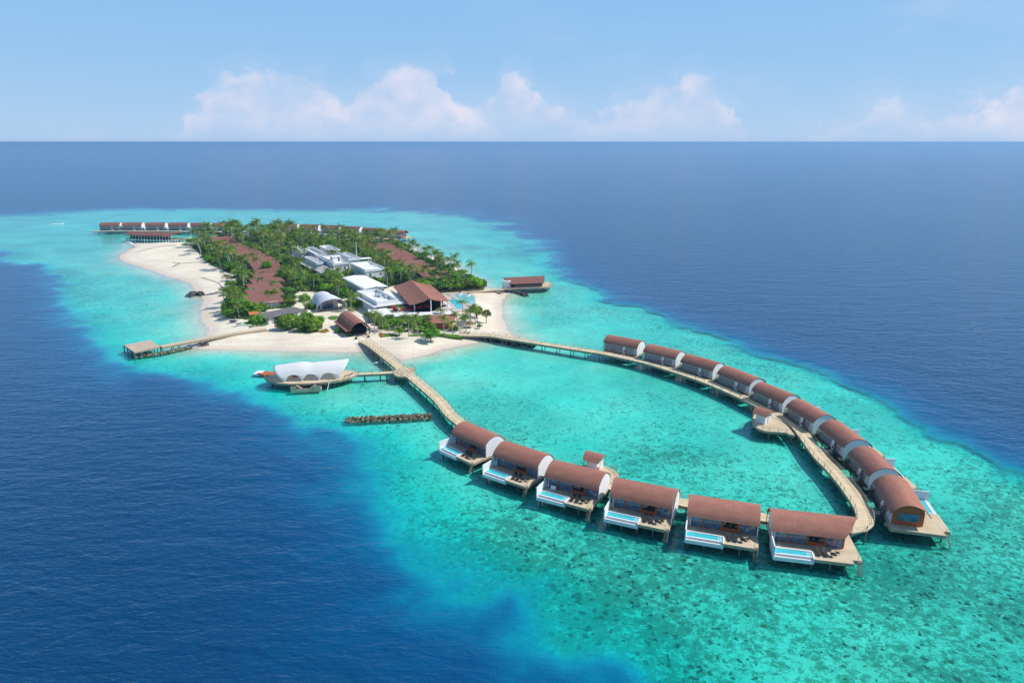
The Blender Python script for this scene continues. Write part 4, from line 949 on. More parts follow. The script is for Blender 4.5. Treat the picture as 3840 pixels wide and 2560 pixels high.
for k, (pts_, lb) in enumerate(((PL('a', [(580, 405), (650, 372), (715, 400), (620, 425)], 7), 'green shade sail, smaller and left'), (PL('a', [(700, 372), (800, 360), (895, 400), (740, 412)], 7.4), 'green shade sail, larger and right'))):
    c = sum(pts_, Vector((0, 0, 0))) / 4; g_ = thing('shade_sail', (c.x, c.y, GZ0), 0, lb + ' at the back of the service complex', 'shade sail', 'green shade sails')
    lp = [(p_ - c) for p_ in pts_]; lp = [Vector((p_.x, p_.y, c.z - GZ0)) for p_ in lp]
    n_ = 6; MB().shell([[lp[0].lerp(lp[1], i / n_).lerp(lp[3].lerp(lp[2], i / n_), j / n_) - Vector((0, 0, .7 * math.sin(math.pi * j / n_))) for i in range(n_ + 1)] for j in range(n_ + 1)], .05).build('sail', M['greencloth'], g_)
    for p_ in lp: MB().tube([(p_.x, p_.y, 0), (p_.x, p_.y, p_.z)], .07, 6).build('post', M['metal'], g_)
q_ = P('a', 1785, 912, GZ0); mp = thing('steel_mast', (q_.x, q_.y, GZ0), 0, 'tall grey steel mast between the service blocks', 'mast')
MB().tube([(0, 0, 0), (0, 0, 15.5)], [.28, .22], 8).build('mast_shaft', M['metal'], mp); MB().tube([(0, 0, 0), (0, 0, .4)], .45, 8).build('mast_base', M['offwhite'], mp)
# terrace building: low slab with raised plant box
e1 = Vector((math.cos(AX), math.sin(AX)))
tb_, hu, hv, H_ = flat_building('terrace_building', PL('K', [(185, 215), (690, 175), (900, 430), (310, 465)], 5), 5, 'low white building with a wide flat roof and raised white plant enclosure', windows=False, parapet=.15, overhang=1.2)
MB().b2(-hu + 2, hu - 1.2, -hv + 2.2, hv - 1.2, H_ - .25, H_ - .1).build('plant_floor', M['offwhite'], tb_)
w_ = .3; A0, A1, B0, B1 = -hu + 2, hu - 1.4, -hv + 2.0, hv - 1.4
MB().b2(A0, A1, B0, B0 + w_, H_ - .2, H_ + 1.3).b2(A0, A1, B1 - w_, B1, H_ - .2, H_ + 1.3).b2(A0, A0 + w_, B0 + w_, B1 - w_, H_ - .2, H_ + 1.3).b2(A1 - w_, A1, B0 + w_, B1 - w_, H_ - .2, H_ + 1.3).build('plant_enclosure', M['white'], tb_)
for (x, y, sx) in ((-3, 1.6, 2.0), (-1.0, 2.2, 1.4), (-5, -2.8, .9), (-7, -3.0, .9), (5.5, -3.5, .6), (5.5, -2.4, .6), (2, 3.6, 1.6)):
    MB().box((x, y, H_ + .45), (sx, sx * .7, 1.1)).build('rooftop_unit', M['metal'], tb_)
mb = MB()
for k in range(9): mb.b2(hu - 1.3, hu - 1.15, -hv + 1.5 + k * 1.35, -hv + 1.65 + k * 1.35, 0, H_ - .5)
mb.build('facade_posts', M['white'], tb_); MB().b2(hu - 1.25, hu - 1.19, -hv + 1.4, hv - 1.4, 0, H_ - .9).build('window', M['glass_dark'], tb_)
flat_building('link_wing', PL('K', [(710, 185), (850, 170), (1080, 400), (900, 420)], 4.6), 4.6, 'low grey-white roof strip between the terrace building and the big gable', windows=False, parapet=.2, wallmat='grey', overhang=.4)
# main restaurant
mr = thing('restaurant', (-37.5, 268, GZ0), 0, 'open-fronted restaurant under the largest brown gable roof of the island', 'building')
def LC(p_): return Vector((p_[0] + 37.5, p_[1] - 268, p_[2] - GZ0))
KB = {'LB': P('K', 815, 110, 6), 'RB': P('K', 1130, -5, 9), 'EB': P('K', 1480, 80, 7), 'RF': P('K', 1805, 355, 5.6), 'TF': P('K', 1470, 325, 9), 'LF': P('K', 1110, 440, 6)}
KB['RB'].y += 0; rr = []
for k in range(9):
    f = k / 8.; l_, m_, r2 = KB['LB'].lerp(KB['LF'], f), KB['RB'].lerp(KB['TF'], f), KB['EB'].lerp(KB['RF'], f)
    sag = [l_.lerp(m_, g) - Vector((0, 0, .25 * math.sin(math.pi * g))) for g in (0, .33, .66)] + [m_] + [m_.lerp(r2, g) - Vector((0, 0, .45 * math.sin(math.pi * g))) for g in (.33, .66, 1)]
    rr.append([LC(p_) for p_ in sag])
MB().shell(rr, .3).build('roof', M['roof'], mr)
fl_ = [LC((*KB[k].xy, 3.2)) for k in ('LB', 'LF', 'TF', 'RF', 'EB', 'RB')]
MB().prism([(p_.x * .93, p_.y * .93) for p_ in fl_], 1.7, 2.2).build('floor', M['deckg'], mr)
bk = [KB['LB'].lerp(KB['LF'], .1), KB['LB'].lerp(KB['LF'], .72), KB['RB'].lerp(KB['TF'], .72), KB['EB'].lerp(KB['RF'], .8), KB['EB'].lerp(KB['RF'], .1)]
bk = [LC(p_) for p_ in bk]; MB().prism([(p_.x * .9 + .2, p_.y * .9) for p_ in bk], -.5, 4.3).build('wall', M['dark'], mr)
for f, g in ((.12, 'L'), (.97, 'T'), (.9, 'R'), (.55, 'R')):
    p_ = {'L': KB['LF'].lerp(KB['TF'], .22), 'T': KB['TF'].lerp(KB['RF'], .02), 'R': KB['TF'].lerp(KB['RF'], f)}[g]; p_ = LC(p_) + Vector((0, .8, 0))
    MB().tube([(p_.x, p_.y, 1.5), (p_.x, p_.y, p_.z - .25)], .2, 8).build('column', M['white'], mr)
# terrace in front of it
tr0 = PL('K', [(760, 455), (1120, 430), (1780, 440), (1840, 545), (780, 600), (700, 520)], 3.4)
tc_ = Vector((-33, 248, GZ0)); te = thing('terrace', tc_, 0, 'raised pale terrace with red sofas in front of the big gable restaurant', 'terrace')
pp = [(p_.x - tc_.x, p_.y - tc_.y) for p_ in tr0]
MB().prism(pp, -.5, 2.0).build('wall', M['offwhite'], te); MB().prism([(x * 1.01, y * 1.01) for x, y in pp], 2.0, 2.2).build('floor', M['stone'], te)
lw = PL('K', [(370, 520), (690, 490), (800, 590), (1830, 545), (1880, 600), (1010, 640), (450, 660)], 3.6); cc_ = Vector((-38, 243, GZ0))
lb_ = thing('lower_pavilion', cc_, 0, 'long low white-roofed wing behind the front row of palms', 'building'); pp = [(p_.x - cc_.x, p_.y - cc_.y) for p_ in lw]
MB().prism(pp, 2.2, 2.55).build('roof', M['white2'], lb_); MB().prism([(x * .93, y * .9 + .4) for x, y in pp], -.5, 2.2).build('wall', M['grey'], lb_)
for k in range(14):
    a, b_ = Vector(pp[6]), Vector(pp[4]); p_ = a.lerp(b_, (k + .5) / 14) + Vector((0, .5))
    MB().tube([(p_.x, p_.y, -.3), (p_.x, p_.y, 2.2)], .12, 6).build('column', M['white'], lb_)
def sofa_parts():
    a = MB().b2(-.9, .9, -.45, .45, 0, .42).mesh('seat', M['redfab']); b_ = MB().b2(-.9, .9, .3, .5, .42, .85).b2(-.9, -.72, -.45, .3, .42, .65).b2(.72, .9, -.45, .3, .42, .65).mesh('backrest', M['redfab']); return a, b_
sa1, sa2 = sofa_parts()
spots = [((790, 440), 'at the far left corner of the terrace'), ((830, 495), 'behind the palm at the left of the terrace'), ((860, 530), 'by the front wall at the left of the terrace'), ((1060, 520), 'left of the white column on the terrace'), ((1120, 520), 'nearest the white column on the terrace'),
         ((1280, 500), 'just right of the white column on the terrace'), ((1320, 485), 'in the middle of the covered front of the restaurant'), ((1400, 470), 'left of the tall ridge column'), ((1440, 485), 'in front of the tall ridge column'), ((980, 535), 'single small one near the terrace front wall')]
for (x, y), lb in spots:
    q_ = P('K', x, y, 3.4); s_ = thing('sofa', (q_.x, q_.y, 3.36), R(random.choice((0, 180, 90))), 'red outdoor sofa ' + lb, 'sofa', 'red sofas on the restaurant terrace'); link('seat', sa1, s_); link('backrest', sa2, s_)
# timber building at the front
q_ = P('K', 1620, 865, GZ0); tm_ = thing('timber_house', (q_.x, q_.y, GZ0), R(8), 'small red timber house with brown roof between the front palms', 'building')
MB().b2(-.5, 5.0, 0, 8, -.4, 2.6).build('wall', M['wood'], tm_)
MB().shell([[(-2.2, -1.2, 2.5), (5.6, -1.0, 2.5)], [(-4.0, 4.2, 4.3), (6.6, 4.2, 4.3)], [(-2.8, 8.6, 2.9), (6.2, 8.6, 2.9)]], .2).build('roof', M['roof'], tm_)
MB().b2(-1.4, -.55, -.1, 1.2, -.4, 2.2).build('door', M['metal'], tm_)
em = MB().tube([(2.6 + .42 * math.cos(a), -.06, 1.35 + .42 * math.sin(a)) for a in [R(40 + 280 * k / 10) for k in range(11)]], .07, 5).tube([(2.25, -.06, 1.35), (2.95, -.06, 1.35)], .07, 5).build('emblem', M['white'], tm_)
# white shell of the lobby
la = P('L', 780, 830, GZ0); A_ = Vector((-81.5, 281, GZ0)); B_ = Vector((-71.0, 262, GZ0)); v = B_ - A_; la_ = math.atan2(v.y, v.x); LL = v.length
lob = thing('shell_pavilion', (A_.x, A_.y, GZ0), la_, 'white segmented shell-roofed pavilion with blue glass front beside the brown vault', 'pavilion')
rows = []; NS = 30
for i in range(NS + 1):
    s_ = i / NS; row = []
    if s_ < .5: W_ = 4.3 * math.sin(math.pi * (.18 + .42 * (s_ / .5))) ; Hh = 5.2 * math.sin(math.pi * (.14 + .45 * (s_ / .5)))
    else: g = (s_ - .5) / .5; W_ = 4.1 + 2.0 * g; Hh = 4.95 + .55 * math.sin(math.pi * g * .8)
    sc = abs(math.sin(2.0 * math.pi * (s_ - .02))) if s_ > .5 else .25
    for k in range(19):
        th = math.pi * k / 18; z = Hh * math.sin(th) ** .8; edge_ = 1 - min(1, math.sin(th) * 1.5)
        z = max(z, 0) + 1.3 * sc * edge_; x = s_ * LL + (2.4 * math.sin(th) * max(0, (s_ - .75) / .25) if s_ > .75 else 0)
        row.append((x, -W_ * math.cos(th) * (1 - .08 * sc * edge_), z))
    rows.append(row)
MB().shell(rows, .12).build('shell_roof', M['cloth_grey'], lob, smooth=True)
MB().b2(LL - 4.6, LL - 4.4, -3.6, 3.6, 0, 3.6).build('wall', M['white'], lob)
wn = MB().b2(LL - 4.38, LL - 4.3, -2.6, 1.6, 0, 2.8).build('window', M['wood'], lob); MB().b2(LL - 4.29, LL - 4.25, -2.45, -.6, .15, 2.65).b2(LL - 4.29, LL - 4.25, -.45, 1.45, .15, 2.65).build('pane', M['glass'], wn)
MB().b2(LL - 4.4, LL + .5, -4.4, 4.4, -.2, .12).build('floor', M['stone'], lob)
em = MB().disc((0, 0), .75, 0, .1, 16, .5); 
em.v = [(x, z - .0, y) for x, y, z in em.v]; eo = em.build('oval_window', M['dark'], lob); eo.location = (LL * .80, -4.55, 2.7); eo.rotation_euler = (R(-22), 0, 0)
# brown vault
bo = P('L', 990, 1190, 3.5); va = R(-61)
vb = thing('vault_pavilion', (bo.x, bo.y, GZ0), va, 'dark-fronted pavilion under a single brown vaulted roof at the head of the jetty', 'pavilion')
ypf = [(.0, 2.1), (.6, 2.3), (1.3, 2.5), (1.35, 2.9), (2.0, 3.9), (3.0, 4.8), (4.3, 5.3), (5.7, 5.1), (7.0, 4.2), (8.0, 3.0), (8.8, 1.8)]
rows = []
for i, (y, z) in enumerate(ypf):
    f = max(0, math.sin(math.pi * (y / 8.8))); rows.append([(-.6 - .2 * f + (16 + 2.0 * f) * k / 10., y, z) for k in range(11)])
MB().shell(rows, .16).build('roof', M['roof'], vb)
MB().b2(.5, 12.5, 1.6, 8.0, -.3, 2.2).build('wall', M['dark'], vb); MB().b2(.2, 15.2, .6, 8.4, -.4, .1).build('floor', M['stone'], vb)
for (x, y) in ((14.8, 1.4), (14.8, 8.2), (8, 1.2), (2, 1.2)): MB().tube([(x, y, 0), (x, y, 2.3)], .14, 6).build('post', M['timber_dark'], vb)
# grey low building
g4 = PL('Z', [(560, 465), (1470, 290), (1760, 365), (870, 530)], 3.8); c = sum(g4, Vector((0, 0, 0))) / 4
gb = thing('low_building', (c.x, c.y, GZ0), 0, 'long low building with a grey sheet roof behind the big round bush', 'building'); lp = [(p_.x - c.x, p_.y - c.y) for p_ in g4]
MB().prism(lp, 2.6, 2.85).build('roof', M['grey'], gb); MB().prism([(x * .93, y * .86) for x, y in lp], -.4, 2.6).build('wall', M['white2'], gb)
a, b_ = Vector(lp[3]), Vector(lp[2]); a0 = Vector(lp[0])
for k in range(7):
    p_ = a.lerp(b_, .03 + k / 7.); MB().tube([(p_.x * .96, p_.y * .93, -.3), (p_.x * .96, p_.y * .93, 2.6)], .12, 6).build('post', M['timber_dark'], gb)
dr = Vector((b_ - a)).normalized(); ang_ = math.atan2(dr.y, dr.x)
p_ = a.lerp(b_, .28); MB().box((p_.x * .93, p_.y * .88 - .12, 1.1), (2.6, .12, 2.1), ang_).build('door', M['glass_dark'], gb)
q_ = P('Z', 640, 520, GZ0); ot = thing('tiled_awning', (q_.x, q_.y, GZ0), R(30), 'small orange tiled awning at the left end of the grey-roofed building', 'awning')
MB().shell([[(-1.8, -1.0, 1.6), (1.8, -1.0, 1.6)], [(-1.8, 1.2, 2.3), (1.8, 1.2, 2.3)]], .12).build('roof', M['orange'], ot); mb = MB()
for x in (-1.6, 1.6): mb.tube([(x, -.8, 0), (x, -.8, 1.6)], .07, 6)
mb.build('post', M['timber_dark'], ot)

# beach houses in two stepped rows
def house_proto(far):
    r_ = thing('beach_house', (0, 0, 0), 0, '', 'house', ''); hw = 6.9
    prof = [(-4.1, 2.1), (-3.0, 2.65), (-1.5, 3.3), (.4, 3.95), (2.0, 4.35), (3.0, 4.3), (3.7, 3.7), (4.1, 2.8)]
    MB().shell([[(-hw - .32 * y + 2 * hw * k / 6. * (1 + .0 * y), y, z) for k in range(7)] for y, z in prof], .16).build('roof', M['roof_far'], r_)
    MB().b2(-hw + 1.4, hw - 1.2, -3.6, 3.9, -.4, 2.5).build('wall', M['white2'], r_)
    MB().wall(-hw + 1.3, [(-3.6, 2.4), (3.9, 2.4), (3.6, 3.9), (2.3, 4.0), (-1.5, 3.1)], .15).build('gable', M['timber_dark'], r_)
    MB().wall(hw - 1.1, [(-3.6, 2.4), (3.9, 2.4), (3.6, 3.9), (2.3, 4.0), (-1.5, 3.1)], .15).build('gable', M['timber_dark'], r_)
    wn = MB().b2(-5, -1, -3.7, -3.6, .3, 2.2).build('window', M['wood'], r_); MB().b2(-4.9, -1.1, -3.74, -3.7, .4, 2.1).build('pane', M['glass_dark'], wn)
    return r_
def row(ctrl, n, rz, lab, grp, proto=None, spread=None):
    L2 = [0]
    for a, b_ in zip(ctrl, ctrl[1:]): L2.append(L2[-1] + (b_ - a).length)
    out = []
    for i in range(n):
        d = L2[-1] * i / (n - 1)
        for j in range(len(L2) - 1):
            if d <= L2[j + 1] + 1e-6: f = (d - L2[j]) / (L2[j + 1] - L2[j]); p_ = ctrl[j].lerp(ctrl[j + 1], f); break
        o = proto if (i == 0 and not proto.get('label')) else copy_tree(proto)
        place(o, (p_.x, p_.y, GZ0), rz, lab(i, n), grp); out.append(o)
    return out
def num(i):
    L_ = 'first second third fourth fifth sixth seventh eighth ninth tenth eleventh twelfth thirteenth fourteenth fifteenth sixteenth seventeenth eighteenth nineteenth'.split()
    return L_[i] if i < 19 else ('twentieth' if i == 19 else ('twenty-' if i < 29 else 'thirty-') + L_[(i - 20) % 10])
hp_ = house_proto(False)
LROW = PL('A', [(2010, 1010), (2040, 860), (2090, 745), (2050, 640), (1950, 560), (1800, 480), (1620, 410), (1560, 345)], 4)
RROW = PL('Y', [(1380, 1285), (1100, 1170), (900, 1050), (780, 980), (650, 880), (500, 790), (300, 700), (120, 620)], 4)
houses = row(LROW, 17, R(24), lambda i, n: 'brown-roofed beach house, %s from the near end of the left row' % num(i), 'beach houses of the left row', hp_)
houses += row(RROW, 10, R(24), lambda i, n: 'brown-roofed beach house, %s from the near end of the right row' % num(i), 'beach houses of the right row', hp_)

# ------------------------------------------------------------------ over-water restaurant on the right
od = PL('O', [(480, 492), (780, 482), (1440, 458), (1530, 442), (1588, 405), (1585, 360), (1540, 338), (1470, 330), (900, 345), (500, 400)], 2.0)
rdk, rc = blob_deck('restaurant_deck', od, 2.0, 'long wooden deck on piles under the over-water restaurant, rounded at its right end', 'deck', npile=14, railgap=(6, 7, 8, 9))
rs = thing('over_water_restaurant', P('O', 690, 470, 2.0), math.atan2((od[2] - od[0]).y, (od[2] - od[0]).x), 'over-water restaurant with a long leaning brown roof and a white drum at its left end', 'building')
ln = (P('O', 1410, 460, 2.0) - P('O', 690, 480, 2.0)).length
MB().shell([[(-.3, -.6, 1.9), (ln + .2, -.6, 2.0)], [(-1.8, 1.8, 3.2), (ln + .8, 1.8, 3.3)], [(-3.2, 4.2, 4.1), (ln + 1.3, 4.2, 4.3)], [(-2.6, 5.6, 3.8), (ln + .8, 5.6, 4.0)], [(-1.8, 7.6, 2.3), (ln + .4, 7.6, 2.3)]], .25).build('roof', M['roof_far'], rs)
MB().b2(.4, ln - .5, .6, 7.0, 0, 2.0).build('wall', M['dark'], rs)
mb = MB()
for k in range(12):
    x = 1.8 + (ln - 2.4) * k / 12.; mb.bar((x, .3, 0), (x + .9, .3, 2.0), .12, .12); mb.bar((x + .9, .3, 0), (x, .3, 2.0), .12, .12)
mb.build('timber_lattice', M['stone'], rs)
dm = MB().disc((-1.6, 2.3), 1.9, 0, 3.1, 24).build('drum', M['white'], rs); 
em = MB().tube([(-2.2, .5, 1.3), (-1.9, .35, 2.2), (-1.6, .36, 1.3)], .09, 5).build('emblem', M['metal'], rs)
boardwalk('boardwalk', PL('X', [(60, 462), (700, 430), (1300, 385), (2000, 330)], 1.75) + PL('O', [(500, 520)], 2.0), 1.8, 'timber-sided walkway from the pool past the beach to the over-water restaurant', 'boardwalk', rail=True, rail_sides=(1,), trestle=6)
mb = MB(); sp = PL('O', [(0, 575), (240, 562), (470, 545)], 1.2)
# ------------------------------------------------------------------ far villas, spa and their walkway
fw = PL('N', [(100, 232), (300, 226), (700, 226), (1100, 230), (1500, 236), (2000, 240)], 2.0) + PL('B', [(300, 270), (600, 290), (900, 305), (1180, 325), (1440, 345)], 2.0)
boardwalk('boardwalk', fw, 2.6, 'distant boardwalk linking the villas behind the palm grove', 'boardwalk', rail=False, trestle=7)
fp_ = make_villa('far_villa', mirror=True, group='distant over-water villas behind the island')
for ch in fp_.children:
    if ch.name.startswith('roof'): ch.data.materials[0] = M['roof_far']
FL = [(('N', 170, 215), ('N', 450, 215)), (('N', 462, 215), ('N', 735, 215)), (('N', 765, 215), ('N', 1038, 215)), (('N', 1060, 217), ('N', 1330, 217)), (('N', 1350, 219), ('N', 1620, 219)), (('N', 1640, 221), ('N', 1890, 221)),
      (('B', 120, 258), ('B', 335, 262)), (('B', 350, 262), ('B', 570, 268)), (('B', 585, 270), ('B', 800, 280)), (('B', 820, 282), ('B', 1020, 295)), (('B', 1040, 297), ('B', 1260, 318))]
FLAB = ['leftmost distant over-water villa at the open end of the far boardwalk', 'second distant villa from the left, behind the left end of the spa', 'third distant villa from the left, above the middle of the spa', 'fourth distant villa from the left, above the right end of the spa', 'fifth distant villa from the left, half behind palm crowns', 'sixth distant villa from the left, screened by palms',
        'distant villa showing between tall palms at the middle of the grove', 'distant villa next right of the one at the middle of the grove', 'fourth distant villa from the right end', 'third distant villa from the right end', 'second distant villa from the right end']
for i, (a, b_) in enumerate(FL):
    a = P(*a, 2.0); b_ = P(*b_, 2.0); d = b_ - a; mid = (a + b_) / 2; rz = math.atan2(d.y, d.x) + math.pi
    c = mid + Vector((math.cos(rz - math.pi / 2), math.sin(rz - math.pi / 2), 0)) * 6
    o = fp_ if i == 0 else copy_tree(fp_); k = d.length / 11.1; place(o, (c.x, c.y, 0), rz + R(5), FLAB[i], sc=(k * .86, min(1.15, max(1, k)), 1.18))
a = P('B', 1255, 320, 2.0); b_ = P('B', 1490, 335, 2.0); d = b_ - a; rz = math.atan2(d.y, d.x) + math.pi; mid = (a + b_) / 2
o = make_villa('far_villa', mirror=True, corner=True, group='distant over-water villas behind the island'); c = mid + Vector((math.cos(rz - math.pi / 2), math.sin(rz - math.pi / 2), 0)) * 6
place(o, (c.x, c.y, 0), rz, 'distant villa at the right end with an orange timber gable', sc=(d.length / 11.1, 1, 1.15))
a = P('N', 550, 325, 2.0); b_ = P('N', 1150, 345, 2.0); d = b_ - a; sl_ = d.length
sp_ = thing('spa_building', (a.x, a.y, 0), math.atan2(d.y, d.x), 'long over-water spa building with a flat brown roof before the far left villas', 'building')
MB().b2(-.5, sl_ + 1, -1, 9, 1.75, 2.0).build('deck', M['deckg'], sp_)
MB().shell([[(-1.2, -.4, 4.4), (sl_ - 2.5, -.6, 4.5)], [(-1.0, 3, 6.0), (sl_ + .5, 3, 6.1)], [(-.6, 6.5, 6.1), (sl_ + .8, 6.5, 6.0)], [(-.2, 9.2, 4.6), (sl_ - .5, 9.2, 4.4)]], .25).build('roof', M['roof_far'], sp_)
MB().b2(1.5, sl_ - 9, .8, 8, 2.0, 4.6).build('wall', M['glass_dark'], sp_)
for k in range(15): x = 1.5 + (sl_ - 3) * k / 14.; MB().tube([(x, 0, 2), (x, 0, 4.6)], .14, 6).build('column', M['white2'], sp_)
for k in range(16):
    for y in (-.6, 8.5): x = (sl_) * k / 15.; MB().tube([(x, y, -3), (x, y, 1.8)], .2, 6).build('pile', M['pile'], sp_)
boardwalk('boardwalk', [P('N', 1120, 335, 2.0), P('N', 1300, 322, 2.0), P('N', 1480, 326, 2.0)], 2.6, 'short walkway from the spa to the palm grove', 'boardwalk', rail=False, trestle=6)
# ------------------------------------------------------------------ pools and beach furniture
def slab(name, pts, z0, z1, mat, label=None, cat=None, parent=None):
    c = sum((Vector((p_[0], p_[1], 0)) for p_ in pts), Vector((0, 0, 0))) / len(pts)
    o = MB().prism([(p_[0] - c.x, p_[1] - c.y) for p_ in pts], z0, z1).build(name, M[mat], parent)
    o.location = c if not parent else (c.x - parent.location.x, c.y - parent.location.y, -parent.location.z)
    if label: tag(o, label, cat)
    return o
pd = thing('pool_terrace', P('X', 600, 700, GZ0), 0, 'stone pool terrace beside the big gable restaurant', 'terrace')
slab('paving', PL('X', [(60, 470), (560, 450), (1120, 460), (1225, 560), (1250, 700), (1230, 880), (1000, 1040), (560, 1100), (200, 1050), (60, 900)], 1.5), .7, 1.5, 'stone', parent=pd)
slab('swimming_pool', PL('X', [(320, 690), (400, 660), (580, 655), (640, 700), (720, 740), (785, 860), (760, 960), (640, 1010), (560, 960), (470, 860), (380, 760)], 1.5), 1.3, 1.53, 'pool', parent=pd)
slab('shallow_pool', PL('X', [(500, 520), (620, 480), (880, 480), (1070, 500), (1180, 590), (1205, 690), (1195, 770), (1215, 850), (1100, 815), (950, 790), (830, 800), (760, 720), (660, 640), (560, 580)], 1.5), 1.3, 1.56, 'pool_pale', parent=pd)
for k, ((x, y), lb) in enumerate((((680, 490), 'left'), ((960, 530), 'right'))):
    q_ = P('X', x, y, 1.56); r_ = thing('round_daybed', q_, 0, 'round white daybed on its own island in the pale pool, the %s one' % lb, 'daybed', 'round daybeds in the pool')
    MB().disc((0, 0), 1.3, 0, .12, 20).build('island_base', M['white'], r_); MB().disc((0, 0), .8, .12, .5, 18).build('mattress', M['cloth'], r_)
    MB().shell([[(.8 * math.cos(R(a)) , .8 * math.sin(R(a)), .5) for a in range(0, 181, 20)], [(.55 * math.cos(R(a)), .3 + .35 * math.sin(R(a)), 1.15) for a in range(0, 181, 20)]], .05).build('hood', M['timber'], r_)
LW = MB().shell([[(-.33, -1.0, .3), (.33, -1.0, .3)], [(-.33, .25, .32), (.33, .25, .32)], [(-.33, .95, .75), (.33, .95, .75)]], .1).mesh('cushion', M['cloth']); LF = MB().b2(-.36, .36, -1, .3, .05, .2).mesh('frame', M['timber_dark'])
for k in range(9):
    q_ = P('X', 175 + 26 * k, 790 + 27 * k, 1.5); r_ = thing('pool_lounger', q_, R(60), 'white pool lounger, %s from the restaurant in the row beside the blue pool' % num(k), 'sun lounger', 'white loungers by the pool'); link('cushion', LW, r_); link('frame', LF, r_)
for k, (x, y, lb) in enumerate(((330, 510, 'farthest one'), (400, 560, 'middle one'), (490, 612, 'one nearest the pool edge'), (160, 540, 'one tucked under the roof corner'))):
    q_ = P('X', x, y, 1.5); r_ = thing('pool_lounger', q_, R(-70), 'white pool lounger behind the blue pool, ' + lb, 'sun lounger', 'white loungers by the pool'); link('cushion', LW, r_); link('frame', LF, r_)
for (x, y, lb, mt) in ((360, 410, 'pale parasol beside the walkway behind the pool', 'cloth_grey'), (1180, 340, 'red parasol under the yellow-green tree beside the walkway', 'redfab')):
    q_ = P('X', x, y, GZ0); r_ = thing('parasol', q_, 0, lb, 'parasol'); MB().tube([(0, 0, 0), (0, 0, 2.3)], .05, 6).build('pole', M['timber'], r_)
    MB().shell([[(1.3 * math.cos(2 * math.pi * i / 12) * f, 1.3 * math.sin(2 * math.pi * i / 12) * f, 2.4 - .7 * f) for i in range(13)] for f in (.04, .5, 1)], .04).build('canopy', M[mt], r_)
for (x, y, lb) in ((830, 1400, 'left'), (1070, 1460, 'middle'), (1240, 1560, 'right')):
    q_ = P('X', x, y + 60, GZ0); r_ = thing('folded_parasol', q_, 0, 'pale blue-grey folded parasol on the sand between palms, the %s one' % lb, 'parasol', 'folded parasols on the sand')
    MB().tube([(0, 0, 0), (0, 0, 2.5)], .04, 6).build('pole', M['timber'], r_); MB().tube([(0, 0, .8), (0, 0, 1.6), (0, 0, 2.4)], [.22, .28, .05], 8).build('canopy', M['cloth_grey'], r_)
q_ = P('V', 1840, 300, GZ0); r_ = thing('thatched_parasol', q_, 0, 'low brown thatched parasol on the sand near the boardwalk', 'parasol'); MB().tube([(0, 0, 0), (0, 0, 2.0)], .07, 6).build('pole', M['timber'], r_)
MB().shell([[(1.7 * math.cos(2 * math.pi * i / 14) * f, 1.7 * math.sin(2 * math.pi * i / 14) * f, 2.2 - .7 * f) for i in range(15)] for f in (.04, .5, 1)], .08).build('thatch', material('thatch', (.19, .15, .05), .95, .1, .3, 4), r_)
# jet ski, trailer craft and kayaks
def craft(loc, rz, label, mats, sc=1.0):
    r_ = thing('jet_ski', loc, rz, label, 'jet ski'); rows = []
    for i in range(7):
        f = i / 6.; w_ = .6 * math.sin(math.pi * min(1, f * .7 + .25)) ** .7; rows.append([(-1.5 + 3 * f, -w_, .55), (-1.5 + 3 * f, -w_ * .6, .2 + .2 * f * f), (-1.5 + 3 * f, 0, .1 + .35 * f * f), (-1.5 + 3 * f, w_ * .6, .2 + .2 * f * f), (-1.5 + 3 * f, w_, .55), (-1.5 + 3 * f, 0, .68), (-1.5 + 3 * f, -w_, .55)])
    MB().grid(rows).build('hull', M[mats[0]], r_); MB().b2(-1.1, .3, -.22, .22, .62, .95).build('seat', M[mats[1]], r_); MB().b2(.3, .8, -.3, .3, .6, 1.1).build('cowl', M[mats[2]], r_)
    MB().bar((.45, -.45, 1.15), (.45, .45, 1.15), .06, .06).build('handlebar', M['black'], r_); MB().b2(-1.2, 1.0, -.5, .5, -.05, .1).build('cradle', M['metal'], r_); return r_
q_ = P('Z', 330, 680, GZ0 + .05); craft(q_, R(25), 'white and turquoise jet ski on a cradle on the left sand', ('white', 'black', 'pool'))
q_ = P('Z', 205, 600, GZ0 + .05); craft(q_, R(10), 'dark covered jet ski on the left sand behind the turquoise one', ('black', 'metal', 'metal'))
M['lime'] = material('lime_plastic', (.20, .55, .04), .45, .4)
for k, (x, y, mt, lb) in enumerate(((510, 625, 'lime', 'lime green kayak on the left sand, nearer the bush'), (500, 655, 'lime', 'second lime green kayak on the left sand, lower of the two'), (500, 685, 'white', 'white kayak on the left sand below the green ones'))):
    q_ = P('Z', x, y, GZ0 + .1); r_ = thing('kayak', q_, R(20), lb, 'kayak'); rows = []
    for i in range(9):
        f = i / 8.; w_ = .38 * math.sin(math.pi * f) ** .6 + .01; rows.append([(-1.8 + 3.6 * f, w_ * math.cos(a), .25 + .2 * math.sin(a) + .15 * abs(f - .5)) for a in [2 * math.pi * j / 8 for j in range(9)]])
    MB().grid(rows).build('hull', M[mt], r_); MB().b2(-.4, .3, -.2, .2, .35, .46).build('cockpit', M['black'], r_)
# lamp-like bollards at the jetty head
for (x, y, lb) in ((490, 692, 'left of'), (660, 672, 'right of')):
    q_ = P('D', x, y, GZ0); r_ = thing('planter_box', q_, 0, 'small dark box on the sand just %s the jetty head' % lb, 'box', 'dark boxes at the jetty head'); MB().b2(-.35, .35, -.3, .3, 0, .6).build('box', M['black'], r_); MB().b2(-.38, .38, -.33, .33, .6, .68).build('lid', M['timber_dark'], r_)
